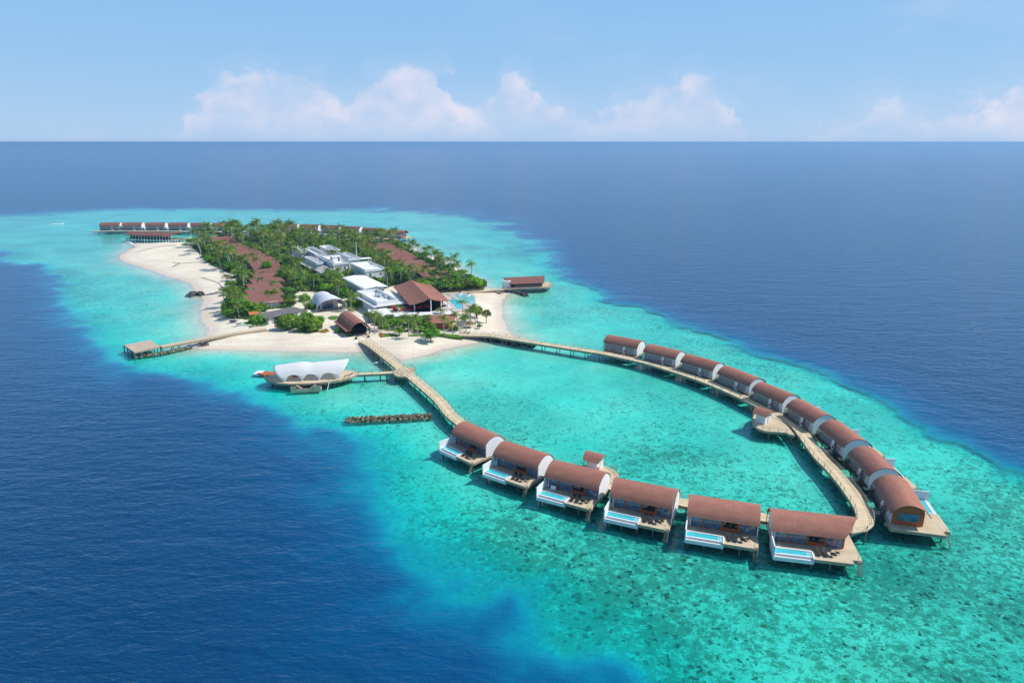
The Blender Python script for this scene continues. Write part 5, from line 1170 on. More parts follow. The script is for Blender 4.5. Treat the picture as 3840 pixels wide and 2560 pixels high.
# people near the jetty head
def person(loc, rz, label, shirt, trousers, stride=.18):
    me = bpy.data.meshes.new('person'); J = [(0, 0, .95), (0, 0, 1.2), (0, 0, 1.42), (0, 0, 1.52), (0, .01, 1.60), (0, .01, 1.74), (.09, 0, .9), (.1, stride, .48), (.1, stride * .9, .06), (.1, stride * .9 + .14, .03), (-.09, 0, .9), (-.1, -stride * .4, .48), (-.1, -stride, .06), (-.1, -stride + .14, .03),
        (.19, 0, 1.4), (.24, -.05, 1.12), (.25, .08, .88), (.25, .12, .8), (-.19, 0, 1.4), (-.24, .05, 1.12), (-.25, .14, .9), (-.25, .19, .82)]
    E_ = [(0, 1), (1, 2), (2, 3), (3, 4), (4, 5), (0, 6), (6, 7), (7, 8), (8, 9), (0, 10), (10, 11), (11, 12), (12, 13), (2, 14), (14, 15), (15, 16), (16, 17), (2, 18), (18, 19), (19, 20), (20, 21)]
    me.from_pydata(J, E_, []); o = bpy.data.objects.new('person', me); COL.objects.link(o)
    md = o.modifiers.new('skin', 'SKIN'); o.modifiers.new('sub', 'SUBSURF').levels = 1
    rad = [.15, .14, .15, .06, .09, .09, .1, .07, .05, .04, .1, .07, .05, .04, .06, .05, .035, .03, .06, .05, .035, .03]
    for v_, r0 in zip(me.skin_vertices[0].data, rad): v_.radius = (r0, r0)
    me.skin_vertices[0].data[0].use_root = True
    me.materials.append(material('skin', (.28, .15, .09), .7, .3)); o.location = loc; o.rotation_euler = (0, 0, rz); tag(o, label, 'person')
    MB().tube([(0, 0, .93), (0, 0, 1.15), (0, 0, 1.38), (0, 0, 1.47)], [.19, .18, .2, .1], 10).build('shirt', M[shirt], o)
    MB().tube([(.0, 0, .98), (.09, 0, .86), (.1, stride * .8, .5)], [.17, .12, .09], 8).tube([(.0, 0, .98), (-.09, 0, .86), (-.1, -stride * .35, .5)], [.17, .12, .09], 8).build('shorts', M[trousers], o)
    MB().tube([(0, 0, 1.70), (0, -.01, 1.78)], [.11, .06], 8).build('hair', M['black'], o); return o
for k, (c_, x, y, s_, t_, lb) in enumerate((('D', 545, 600, 'white', 'stone', 'person in white standing in the mouth of the brown vault'), ('K', 1528, 880, 'white', 'black', 'person in a white top walking past the timber house'), ('D', 635, 668, 'stone', 'black', 'person in beige walking by the jetty head'))):
    q_ = P(c_, x, y, GZ0); person((q_.x, q_.y, ground_z(q_.x, q_.y)), R(40 * k), lb, s_, t_)
# distant boat and breaking swell
q_ = P('c', 433, 113, 0); q_ *= 9000 / q_.length; q_.z = 0
bt = thing('distant_boat', q_, R(8), 'tiny white motor yacht on the far left horizon', 'boat')
MB().prism([(-45, -9), (30, -9), (55, 0), (30, 9), (-45, 9)], 0, 9).build('hull', M['white'], bt); MB().b2(-30, 20, -7, 7, 9, 16).b2(-18, 8, -5, 5, 16, 21).build('cabin', M['white2'], bt)
fo = bpy.data.materials.new('foam'); fo.use_nodes = True; q = NT(fo.node_tree); bb = fo.node_tree.nodes['Principled BSDF']; q.put(bb.inputs['Base Color'], (.85, .87, .88)); bb.inputs['Roughness'].default_value = .9
q.put(bb.inputs['Alpha'], q.mrange(q.noise(q.obj(), .8, 4), .42, .56))
def foam(pts, w_, lb):
    pts = [Vector((p_[0], p_[1], 0)) for p_ in pts]; o0 = pts[0].copy(); rows = []
    for i, p_ in enumerate(pts):
        d = (pts[min(i + 1, len(pts) - 1)] - pts[max(i - 1, 0)]).normalized(); s_ = Vector((-d.y, d.x, 0)) * w_ * (.2 + math.sin(math.pi * i / (len(pts) - 1)))
        rows.append([p_ - o0 - s_ + Vector((0, 0, .05)), p_ - o0 + Vector((0, 0, .45)), p_ - o0 + s_ + Vector((0, 0, .05))])
    o = MB().grid(rows).build('sea_foam', fo); o.location = o0; tag(o, lb, 'foam', kind='stuff')
foam(PL('c', [(560, 1003), (610, 1000), (650, 998), (690, 997), (705, 995)]), 2.5, 'short white breaking crest on the reef at far left')
foam(PL('c', [(1385, 1185), (1410, 1195), (1440, 1215), (1450, 1232)]), 1.2, 'small foam line at the tip of the left beach')
foam(PL('T', [(2110, 170), (2180, 150), (2260, 130), (2320, 118)]), .5, 'foam lapping beside the jetty where it crosses the shallows')
# ------------------------------------------------------------------ vegetation
def leaf_mat(name, base, tip, trans=.3):
    m_ = bpy.data.materials.new(name); m_.use_nodes = True; q = NT(m_.node_tree); q.n.clear()
    rnd = q.new('ShaderNodeObjectInfo').outputs['Random']; var = q.attr('along')
    c = q.mix(q.mrange(var, 0, 1, 0, 1), base, tip)
    c = q.mix(1.0, c, q.mrange(rnd, 0, 1, .72, 1.25), 'MULTIPLY')
    hs = q.new('ShaderNodeHueSaturation'); q.put(hs.inputs['Hue'], q.mrange(q.math('FRACT', q.math('MULTIPLY', rnd, 7.3)), 0, 1, .475, .515)); q.put(hs.inputs['Color'], c); c = hs.outputs[0]
    d = q.new('ShaderNodeBsdfDiffuse'); q.put(d.inputs[0], c); tl_ = q.new('ShaderNodeBsdfTranslucent'); q.put(tl_.inputs[0], q.mix(1.0, c, (1.9, 1.9, .5), 'MULTIPLY'))
    g = q.new('ShaderNodeBsdfGlossy'); g.inputs['Roughness'].default_value = .45; q.put(g.inputs[0], (.5, .5, .5))
    m1_ = q.new('ShaderNodeMixShader'); m1_.inputs[0].default_value = trans; q.l.new(d.outputs[0], m1_.inputs[1]); q.l.new(tl_.outputs[0], m1_.inputs[2])
    m2_ = q.new('ShaderNodeMixShader'); m2_.inputs[0].default_value = .05; q.l.new(m1_.outputs[0], m2_.inputs[1]); q.l.new(g.outputs[0], m2_.inputs[2])
    o_ = q.new('ShaderNodeOutputMaterial'); q.l.new(m2_.outputs[0], o_.inputs[0]); return m_
M['palm'] = leaf_mat('palm_frond', (.045, .13, .02), (.25, .32, .035))
M['leaf'] = leaf_mat('broad_leaf', (.04, .15, .018), (.20, .38, .02))
M['leaf_bright'] = leaf_mat('bright_leaf', (.07, .23, .015), (.25, .44, .022))
M['leaf_olive'] = leaf_mat('olive_leaf', (.08, .13, .03), (.25, .27, .05))
M['cover'] = leaf_mat('undergrowth', (.022, .085, .022), (.10, .23, .03))
M['bark'] = material('palm_bark', (.44, .39, .32), .9, .1, .25, 2)
M['bark_dark'] = material('tree_bark', (.14, .11, .085), .95, .1, .25, 2)
M['turf'] = material('lawn', (.09, .19, .03), .95, .1, .35, 2)
def palm_meshes(seed, h=8.0, lean=.8, nf=19):
    rnd = random.Random(seed); az = rnd.uniform(0, 6.28); tr_ = [(lean * (k / 6.) ** 1.8 * math.cos(az), lean * (k / 6.) ** 1.8 * math.sin(az), h * k / 6.) for k in range(7)]
    tk = MB().tube([(0, 0, -.6)] + tr_, [.28, .24, .2, .18, .17, .16, .15, .14], 6).mesh('palm_trunk', M['bark'])
    tp = Vector(tr_[-1]); cr = MB()
    for i in range(nf):
        a = 6.283 * i / nf * 1.62 + rnd.uniform(-.2, .2); up = rnd.uniform(-.3, 1.2); L_ = rnd.uniform(3.1, 4.0) * (1 - .12 * max(0, up)); d = Vector((math.cos(a), math.sin(a), 0)); s_ = Vector((-d.y, d.x, 0))
        n = 9; sp_ = []; p_ = tp.copy(); el_ = up
        for k in range(n + 1):
            sp_.append(p_.copy()); p_ = p_ + (d * math.cos(el_) + Vector((0, 0, 1)) * math.sin(el_)) * L_ / n; el_ -= (.09 + .10 * (k / n)) * (1.3 if up > .3 else 1.0)
        tone = rnd.uniform(0, .45) + (.35 if up < .05 else 0)
        for sg_ in (1, -1):
            vs = []; fs = []; at = []
            for k in range(n):
                w0 = .62 * math.sin(math.pi * (k + .6) / (n + 1.0)) ** .6 + .06
                b0 = sp_[k]; b1 = sp_[k].lerp(sp_[k + 1], .62); fwd = (sp_[k + 1] - sp_[k]).normalized()
                tip = b0 + s_ * sg_ * w0 + fwd * .42 - Vector((0, 0, .22 + rnd.uniform(0, .22)))
                o = len(vs); vs += [b0, b1, tip + fwd * .10, tip - fwd * .02]; fs.append((o, o + 1, o + 2, o + 3)); at += [tone, tone, min(1, tone + .25), min(1, tone + .25)]
            cr.add(vs, fs, at)
        cr.add([sp_[0] + s_ * .03, sp_[0] - s_ * .03, sp_[-1]], [(0, 1, 2)], [1, 1, .8])
    for k in range(5):
        a = 1.3 * k; cr.add([tp + Vector((.14 * math.cos(a + j * 1.57), .14 * math.sin(a + j * 1.57), -.25 + .1 * (j % 2))) for j in range(4)], [(0, 1, 2, 3)], [.9] * 4)
    return tk, cr.mesh('palm_crown', M['palm'])
PALMS = [palm_meshes(i, h, l) for i, (h, l) in enumerate(((8.2, .5), (7.4, 1.2), (9.0, .9), (8.0, 1.8), (8.6, .2), (7.8, .8)))]
PH = [8.2, 7.4, 9.0, 8.0, 8.6, 7.8]
def crown_mesh(seed, rx, rz, z0, n_clump, leaves, size, mat, name='crown'):
    rnd = random.Random(seed); vs = []; fs = []; at = []
    cl = []
    for k in range(n_clump):
        a = rnd.uniform(0, 6.283); r_ = rx * math.sqrt(rnd.random()) * .85; z = z0 + rz * (.25 + rnd.random() * .85) * math.sqrt(max(.05, 1 - (r_ / rx) ** 2 * .85)); cl.append((r_ * math.cos(a), r_ * math.sin(a), z, rnd.uniform(.20, .40) * rx, rnd.random()))
    for (cx, cy, cz, cr_, tn) in cl:
        for _ in range(leaves):
            u = rnd.uniform(-.35, 1); a = rnd.uniform(0, 6.283); rr_ = cr_ * rnd.uniform(.75, 1.08); q_ = math.sqrt(max(0, 1 - u * u))
            nrm_ = Vector((q_ * math.cos(a), q_ * math.sin(a), u)); p_ = Vector((cx, cy, cz)) + Vector((nrm_.x * rr_, nrm_.y * rr_, nrm_.z * rr_ * .75))
            nrm_ = (nrm_ + Vector((rnd.uniform(-.6, .6), rnd.uniform(-.6, .6), rnd.uniform(-.3, .6)))).normalized(); t1 = nrm_.orthogonal().normalized(); ang_ = rnd.uniform(0, 6.28); t2 = nrm_.cross(t1); e_ = t1 * math.cos(ang_) + t2 * math.sin(ang_); f_ = nrm_.cross(e_); s_ = size * rnd.uniform(.6, 1.3)
            o = len(vs); vs += [p_ - e_ * s_ * .5, p_ + f_ * s_ * .35, p_ + e_ * s_ * .5, p_ - f_ * s_ * .35]; fs.append((o, o + 1, o + 2, o + 3)); tt = min(1, tn * .75 + rnd.uniform(0, .3)); at += [tt + .001] * 4
    return MB().add(vs, fs, at).mesh(name, mat)
def tree_trunk(seed, h, rx):
    rnd = random.Random(seed); mb = MB().tube([(0, 0, -.6), (0, 0, h * .35), (.2, .1, h * .55)], [.30, .22, .16], 6)
    for k in range(5):
        a = k * 1.26 + rnd.random(); mb.tube([(.1, .05, h * .4), (rx * .35 * math.cos(a), rx * .35 * math.sin(a), h * .62), (rx * .65 * math.cos(a), rx * .65 * math.sin(a), h * .85)], [.13, .08, .03], 5)
    return mb.mesh('trunk', M['bark_dark'])
TREES = {}
for key, mt, rx, rz, z0, nc, lv, sz in (('a', 'leaf', 3.4, 2.4, 2.0, 26, 60, .62), ('b', 'leaf', 2.8, 3.0, 2.2, 22, 60, .6), ('c', 'leaf_bright', 3.2, 2.2, 1.8, 26, 60, .6), ('d', 'leaf_olive', 2.9, 2.2, 2.2, 20, 50, .5), ('e', 'leaf', 3.8, 2.0, 2.6, 28, 60, .65), ('f', 'leaf_bright', 2.4, 1.8, 1.2, 18, 60, .5), ('g', 'leaf', 3.4, 3.6, .1, 44, 60, .6), ('h', 'leaf_bright', 3.4, 3.2, .1, 44, 60, .55)):
    TREES[key] = (tree_trunk(ord(key), z0 + rz, rx), crown_mesh(ord(key), rx, rz, z0, nc, lv, sz, M[mt]), z0 + rz)
def add_palm(x, y, i, rz, sc, label, group=None, z=None):
    r_ = thing('palm_tree', (x, y, ground_z(x, y) - .1 if z is None else z), rz, label, 'palm tree', group); r_.scale = (sc[0], sc[0], sc[1]) if isinstance(sc, tuple) else (sc, sc, sc)
    link('palm_trunk', PALMS[i][0], r_); link('palm_crown', PALMS[i][1], r_); return r_
def add_tree(x, y, key, rz, sc, label, group=None, name='broadleaf_tree', cat='tree', z=None):
    r_ = thing(name, (x, y, ground_z(x, y) - .1 if z is None else z), rz, label, cat, group); r_.scale = sc if isinstance(sc, tuple) else (sc, sc, sc)
    link('trunk', TREES[key][0], r_); link('crown', TREES[key][1], r_); return r_
def inside(x, y, poly): 
    c = False; n = len(poly)
    for i in range(n):
        a, b_ = poly[i], poly[(i + 1) % n]
        if (a[1] > y) != (b_[1] > y) and x < (b_[0] - a[0]) * (y - a[1]) / (b_[1] - a[1]) + a[0]: c = not c
    return c
# footprints of everything already built on the island, so that no trunk grows through a wall
FOOT = []
bpy.context.view_layer.update()
for o in list(COL.objects):
    if o.parent or o.type != 'EMPTY' or o.location.y < 215 or o.name.startswith(('boardwalk', 'far_villa', 'overwater', 'flagpole', 'pier')): continue
    xs = []; ys_ = []
    for ch in o.children_recursive:
        if ch.type != 'MESH': continue
        mw = o.matrix_world.inverted() @ ch.matrix_world
        for bb_ in ch.bound_box: p_ = mw @ Vector(bb_); xs.append(p_.x); ys_.append(p_.y)
    if xs and (max(xs) - min(xs)) > 2.5: FOOT.append((o.location.x, o.location.y, o.rotation_euler.z, min(xs), max(xs), min(ys_), max(ys_)))
FA = np.array(FOOT)
def blocked(x, y, m_=.8):
    dx = x - FA[:, 0]; dy = y - FA[:, 1]; ca = np.cos(FA[:, 2]); sa_ = np.sin(FA[:, 2]); u = dx * ca + dy * sa_; v = -dx * sa_ + dy * ca
    return bool(np.any((u > FA[:, 3] - m_) & (u < FA[:, 4] + m_) & (v > FA[:, 5] - m_) & (v < FA[:, 6] + m_)))
def cover(poly, dens, hmin, hmax, label, mat='cover', size=.7, seed=1, clear=.3, name='undergrowth'):
    rs_ = np.random.RandomState(seed); xs = [p_[0] for p_ in poly]; ys_ = [p_[1] for p_ in poly]
    x0, x1, y0, y1 = min(xs), max(xs), min(ys_), max(ys_); N = int((x1 - x0) * (y1 - y0) * dens)
    x = rs_.uniform(x0, x1, N); y = rs_.uniform(y0, y1, N)
    sd = sdist(x, y, poly); dx = x[:, None] - FA[None, :, 0]; dy = y[:, None] - FA[None, :, 1]; ca = np.cos(FA[:, 2]); sa_ = np.sin(FA[:, 2]); u = dx * ca + dy * sa_; v = -dx * sa_ + dy * ca
    bl = ((u > FA[:, 3] - clear) & (u < FA[:, 4] + clear) & (v > FA[:, 5] - clear) & (v < FA[:, 6] + clear)).any(1)
    k = (sd > 0) & ~bl; x, y, sd = x[k], y[k], sd[k]; n = len(x)
    hh = hmin + (hmax - hmin) * np.clip((fbm(x, y, 7, 3, seed) - .3) * 2.2, 0, 1); hh *= np.clip(sd / 2.0, .25, 1)
    gz, _, _, _ = terrain(x, y); z = gz + hh * rs_.uniform(.35, 1, n)
    th = rs_.uniform(0, 6.283, n); tl_ = rs_.uniform(-.9, .9, n); t2 = rs_.uniform(-.9, .9, n); s_ = size * rs_.uniform(.6, 1.3, n)
    ex = np.stack([np.cos(th), np.sin(th), tl_], 1) * s_[:, None] * .5; ey = np.stack([-np.sin(th), np.cos(th), t2], 1) * s_[:, None] * .35; c = np.stack([x, y, z], 1)
    V_ = np.stack([c - ex, c - ey, c + ex, c + ey], 1).reshape(-1, 3); o0 = V_.mean(0); o0[2] = 0; V_ = V_ - o0
    me = bpy.data.meshes.new(name); me.vertices.add(4 * n); me.vertices.foreach_set('co', V_.astype(np.float32).ravel()); me.loops.add(4 * n); me.loops.foreach_set('vertex_index', np.arange(4 * n, dtype=np.int32))
    me.polygons.add(n); me.polygons.foreach_set('loop_start', np.arange(0, 4 * n, 4, dtype=np.int32)); me.update(calc_edges=True)
    at = me.attributes.new('along', 'FLOAT', 'POINT'); at.data.foreach_set('value', np.repeat(np.clip(fbm(x, y, 6, 3, seed + 4) * 1.4 - .25 + rs_.uniform(-.2, .2, n), 0.01, 1), 4).astype(np.float32))
    me.materials.append(M[mat]); o = bpy.data.objects.new(name, me); COL.objects.link(o); o.location = o0; return tag(o, label, 'undergrowth', kind='stuff')
cover(FOREST, 4.6, .9, 4.3, 'dense dark green undergrowth filling the island between the roofs', seed=3, size=.85)
def lawn(pts, label, z=.06, edge=None):
    c = sum((Vector((p_[0], p_[1], 0)) for p_ in pts), Vector((0, 0, 0))) / len(pts); gz = max(ground_z(p_[0], p_[1]) for p_ in pts)
    o = MB().prism([(p_[0] - c.x, p_[1] - c.y) for p_ in pts], -.5, gz + .12 + z).build('lawn', M['turf']); o.location = c; o['kind'] = 'structure'; return o
lawn(PL('V', [(370, 400), (440, 396), (690, 430), (640, 445), (540, 446), (390, 460)], 1.2), 'a'); lawn(PL('V', [(830, 425), (1000, 408), (1250, 402), (1690, 420), (1720, 465), (1600, 462), (1480, 452), (1290, 436), (840, 440)], 1.2), 'b')
lawn(PL('D', [(105, 405), (150, 383), (230, 380), (245, 400), (220, 430), (150, 432)], 1.2), 'c'); lawn(PL('N', [(1240, 400), (1330, 375), (1340, 395), (1290, 410)], 1.2), 'd')
for pts_, lb, h0, h1, mt, sd_ in ((PL('V', [(840, 425), (1690, 425), (1715, 462), (1480, 450), (1290, 434), (850, 438)], 1.2), 'low bright green hedge strip along the top of the front beach', .2, .7, 'leaf', 11),
        (PL('D', [(205, 500), (330, 640), (510, 655), (505, 640), (380, 620), (300, 540), (240, 470)], 1.2), 'leafy planting around the left side of the brown vault', .3, 1.0, 'leaf', 12),
        (PL('D', [(535, 640), (680, 610), (690, 590), (640, 600), (540, 620)], 1.2), 'low planting at the right front corner of the brown vault', .2, .7, 'leaf_bright', 13),
        (PL('D', [(350, 190), (420, 150), (500, 190), (505, 320), (400, 330), (345, 260)], 1.2), 'shrubby bed between the shell pavilion and the white terrace building', .8, 2.2, 'leaf', 14),
        (PL('K', [(540, 800), (700, 770), (1000, 800), (1400, 850), (1420, 910), (1100, 915), (700, 900), (560, 850)], 1.2), 'mixed garden planting behind the front row of palms', .5, 2.6, 'leaf', 15),
        (PL('K', [(1540, 880), (1900, 870), (1910, 900), (1540, 912)], 1.2), 'low plants along the foot of the timber house', .3, 1.0, 'leaf_bright', 16),
        (PL('V', [(1660, 370), (1840, 360), (1835, 385), (1670, 380)], 1.2), 'small dark shrub bed beside the start of the curving boardwalk', .4, 1.1, 'leaf', 17),
        (PL('Z', [(1430, 810), (2000, 790), (2050, 830), (1600, 845), (1450, 830)], 1.2), 'bright ground plants below the big round bush', .2, .7, 'leaf_bright', 18),
        (PL('Z', [(520, 740), (900, 690), (880, 640), (700, 560), (540, 600)], 1.2), 'bushes at the left end of the grey-roofed building', .6, 2.0, 'leaf', 19),
        (PL('L', [(630, 850), (700, 900), (740, 1010), (680, 1050), (560, 1000), (510, 900), (540, 860)], 1.2), 'shrubs on the left flank of the white shell pavilion', .6, 1.8, 'leaf', 20)):
    cover(pts_, 9, h0, h1, lb, mt, .5, sd_, clear=.0)
rnd = random.Random(42)
fx = [p_[0] for p_ in FOREST]; fy = [p_[1] for p_ in FOREST]; placed = []
def zone(x, y):
    v = .857 * x + .515 * y
    if y > 405: return 'far'
    if v < 66: return 'left'
    if v < 100: return 'mid_left'
    if v < 137: return 'mid_right'
    return 'right'
ZL = {'far': 'in the dense grove at the far end of the island', 'left': 'between the left beach and the left row of brown roofs', 'mid_left': 'between the left row of brown roofs and the white service blocks',
      'mid_right': 'between the white service blocks and the right row of brown roofs', 'right': 'along the right-hand shore beyond the brown roofs'}
ZS = {'far': 'in the far grove', 'left': 'beside the left beach', 'mid_left': 'left of the service blocks', 'mid_right': 'right of the service blocks', 'right': 'on the right shore'}
KL = {'a': 'rounded deep green tree', 'b': 'tall narrow-crowned green tree', 'c': 'bright green broadleaf tree', 'd': 'thin olive-coloured tree', 'e': 'wide flat-crowned green tree', 'f': 'small bright green shrub tree'}
np_, nt_ = 0, 0; AUTO = []
KL2 = {'a': 'rounded green tree', 'b': 'tall green tree', 'c': 'bright green tree', 'd': 'thin olive tree', 'e': 'flat-crowned tree', 'f': 'small bright tree'}
for _ in range(30000):
    x = rnd.uniform(min(fx), max(fx)); y = rnd.uniform(min(fy), max(fy))
    if not inside(x, y, FOREST) or blocked(x, y, 1.3 if y < 400 else .3): continue
    ispalm = rnd.random() < (.72 if y > 340 else .5); md = 3.3 if ispalm else 4.4
    if any((x - a) ** 2 + (y - b_) ** 2 < md * md for a, b_, _ in placed if abs(y - b_) < 5): continue
    zn = zone(x, y)
    if ispalm and np_ < 262:
        i = rnd.randrange(6); k = rnd.uniform(.78, 1.15) * (1.28 if y > 410 and x < -150 else 1.05 if y > 410 else 1.0 if y > 300 else .9); AUTO.append((add_palm(x, y, i, rnd.uniform(0, 6.28), (k * 1.0, k), 'coconut palm', 'coconut palms ' + ZS[zn]), 'coconut palm')); np_ += 1; placed.append((x, y, 1))
    elif not ispalm and nt_ < 190:
        key = rnd.choice('aabbccedfc'); k = rnd.uniform(.65, 1.05); AUTO.append((add_tree(x, y, key, rnd.uniform(0, 6.28), (k, k, k * rnd.uniform(.8, 1.1)), KL[key], KL[key] + 's ' + ZS[zn]), KL2[key])); nt_ += 1; placed.append((x, y, 0))
LM = []
for i, o in enumerate(houses):
    LM.append((o.location.x, o.location.y, 'the %s left-row house' % num(i) if i < 17 else 'the %s right-row house' % num(i - 17)))
for o, nm_ in ((b1, 'the back-left service block'), (b2, 'the back-right service block'), (b3, 'the middle service block'), (b4, 'the towered service block'), (b5, 'the right service block'), (b6, 'the far-left service block'), (b7, 'the left-flank service block'), (b9, 'the white-roofed hall'), (gs, 'the gabled store'), (lob, 'the shell pavilion'), (mr, 'the gable restaurant'), (pd, 'the pool terrace')):
    LM.append((o.location.x, o.location.y, nm_))
for i, o in enumerate([o for o in COL.objects if o.name.startswith('far_villa') and not o.parent]):
    LM.append((o.location.x, o.location.y, 'the %s distant villa' % num(i)))
from collections import defaultdict
bk_ = defaultdict(list)
for r_, kd in AUTO:
    j = min(range(len(LM)), key=lambda a: (LM[a][0] - r_.location.x) ** 2 + (LM[a][1] - r_.location.y) ** 2); bk_[(kd, LM[j][2])].append(r_)
for (kd, nm_), L2 in bk_.items():
    L2.sort(key=lambda r_: r_.location.x / r_.location.y); n = len(L2)
    for i, r_ in enumerate(L2):
        r_['label'] = kd + ' nearest ' + nm_ + ('' if n == 1 else ', ' + ('leftmost' if i == 0 else 'rightmost' if i == n - 1 else (num(i) + ' from left')) + (' of %d' % n))
print('palms', np_, 'trees', nt_)
def hsolve(k, bx, by, tx, ty):
    b_ = P(k, bx, by, 1.2); lo_, hi_ = 2.0, 18.0
    for _ in range(30):
        m_ = (lo_ + hi_) / 2
        if P(k, tx, ty, m_).y > b_.y: lo_ = m_
        else: hi_ = m_
    return b_, lo_ - 1.2
for j, (k, bx, by, tx, ty, lb) in enumerate((
        ('K', 497, 958, 500, 600, 'tall palm standing alone right of the brown vault'), ('K', 585, 850, 570, 575, 'palm just behind the one right of the brown vault'), ('K', 1100, 955, 1095, 650, 'front palm in the middle of the lawn strip'),
        ('K', 1258, 1005, 1235, 660, 'tall front palm at the sand edge, left of the small round tree'), ('K', 1715, 990, 1738, 645, 'front palm before the left wall of the timber house'), ('K', 1870, 960, 1905, 730, 'drooping bright palm at the right corner of the timber house'),
        ('K', 2105, 900, 2090, 610, 'tall palm at the beach end of the curving boardwalk'), ('K', 2170, 815, 2110, 480, 'palm overlapping the blue pool from the sand side'), ('K', 2265, 785, 2225, 510, 'rightmost tall palm on the sand below the pale pool'),
        ('K', 2050, 640, 2035, 390, 'palm whose crown hangs over the corner of the blue pool'), ('K', 905, 640, 895, 470, 'palm in front of the red sofas at the left of the terrace'), ('K', 80, 545, 78, 250, 'tall slim palm beside the white terrace building, left one'),
        ('K', 185, 450, 170, 250, 'slim palm at the left corner of the white terrace building'), ('A', 1592, 1075, 1590, 895, 'lone tall palm at the edge of the left beach'), ('A', 1665, 690, 1660, 450, 'very tall thin palm at the top of the left beach'),
        ('A', 1855, 880, 1838, 755, 'pale palm leaning over the left beach houses'), ('A', 1752, 690, 1722, 560, 'yellowish palm leaning at the edge of the wide beach'), ('A', 1915, 830, 1905, 695, 'palm at the left ends of the middle beach houses'), ('B', 447, 1120, 447, 1020, 'short yellow-green palm beside the shell pavilion'),
        ('L', 590, 820, 580, 715, 'yellowish palm at the head of the sandy path'), ('b', 187, 530, 180, 400, 'left palm of the pair at the top of the wide beach'), ('b', 245, 540, 250, 390, 'right palm of the pair at the top of the wide beach'),
        ('b', 548, 550, 480, 340, 'palm with a strongly leaning trunk at the far left of the grove'), ('b', 835, 310, 800, 55, 'tallest palm on the skyline of the far grove'))):
    b_, h = hsolve(k, bx, by, tx, ty); h = max(4, min(h, 13)); i = j % 6; hs_ = h / PH[i]; add_palm(b_.x, b_.y, i, rnd.uniform(0, 6.28), (max(.85, min(1.05, hs_)), hs_), lb)
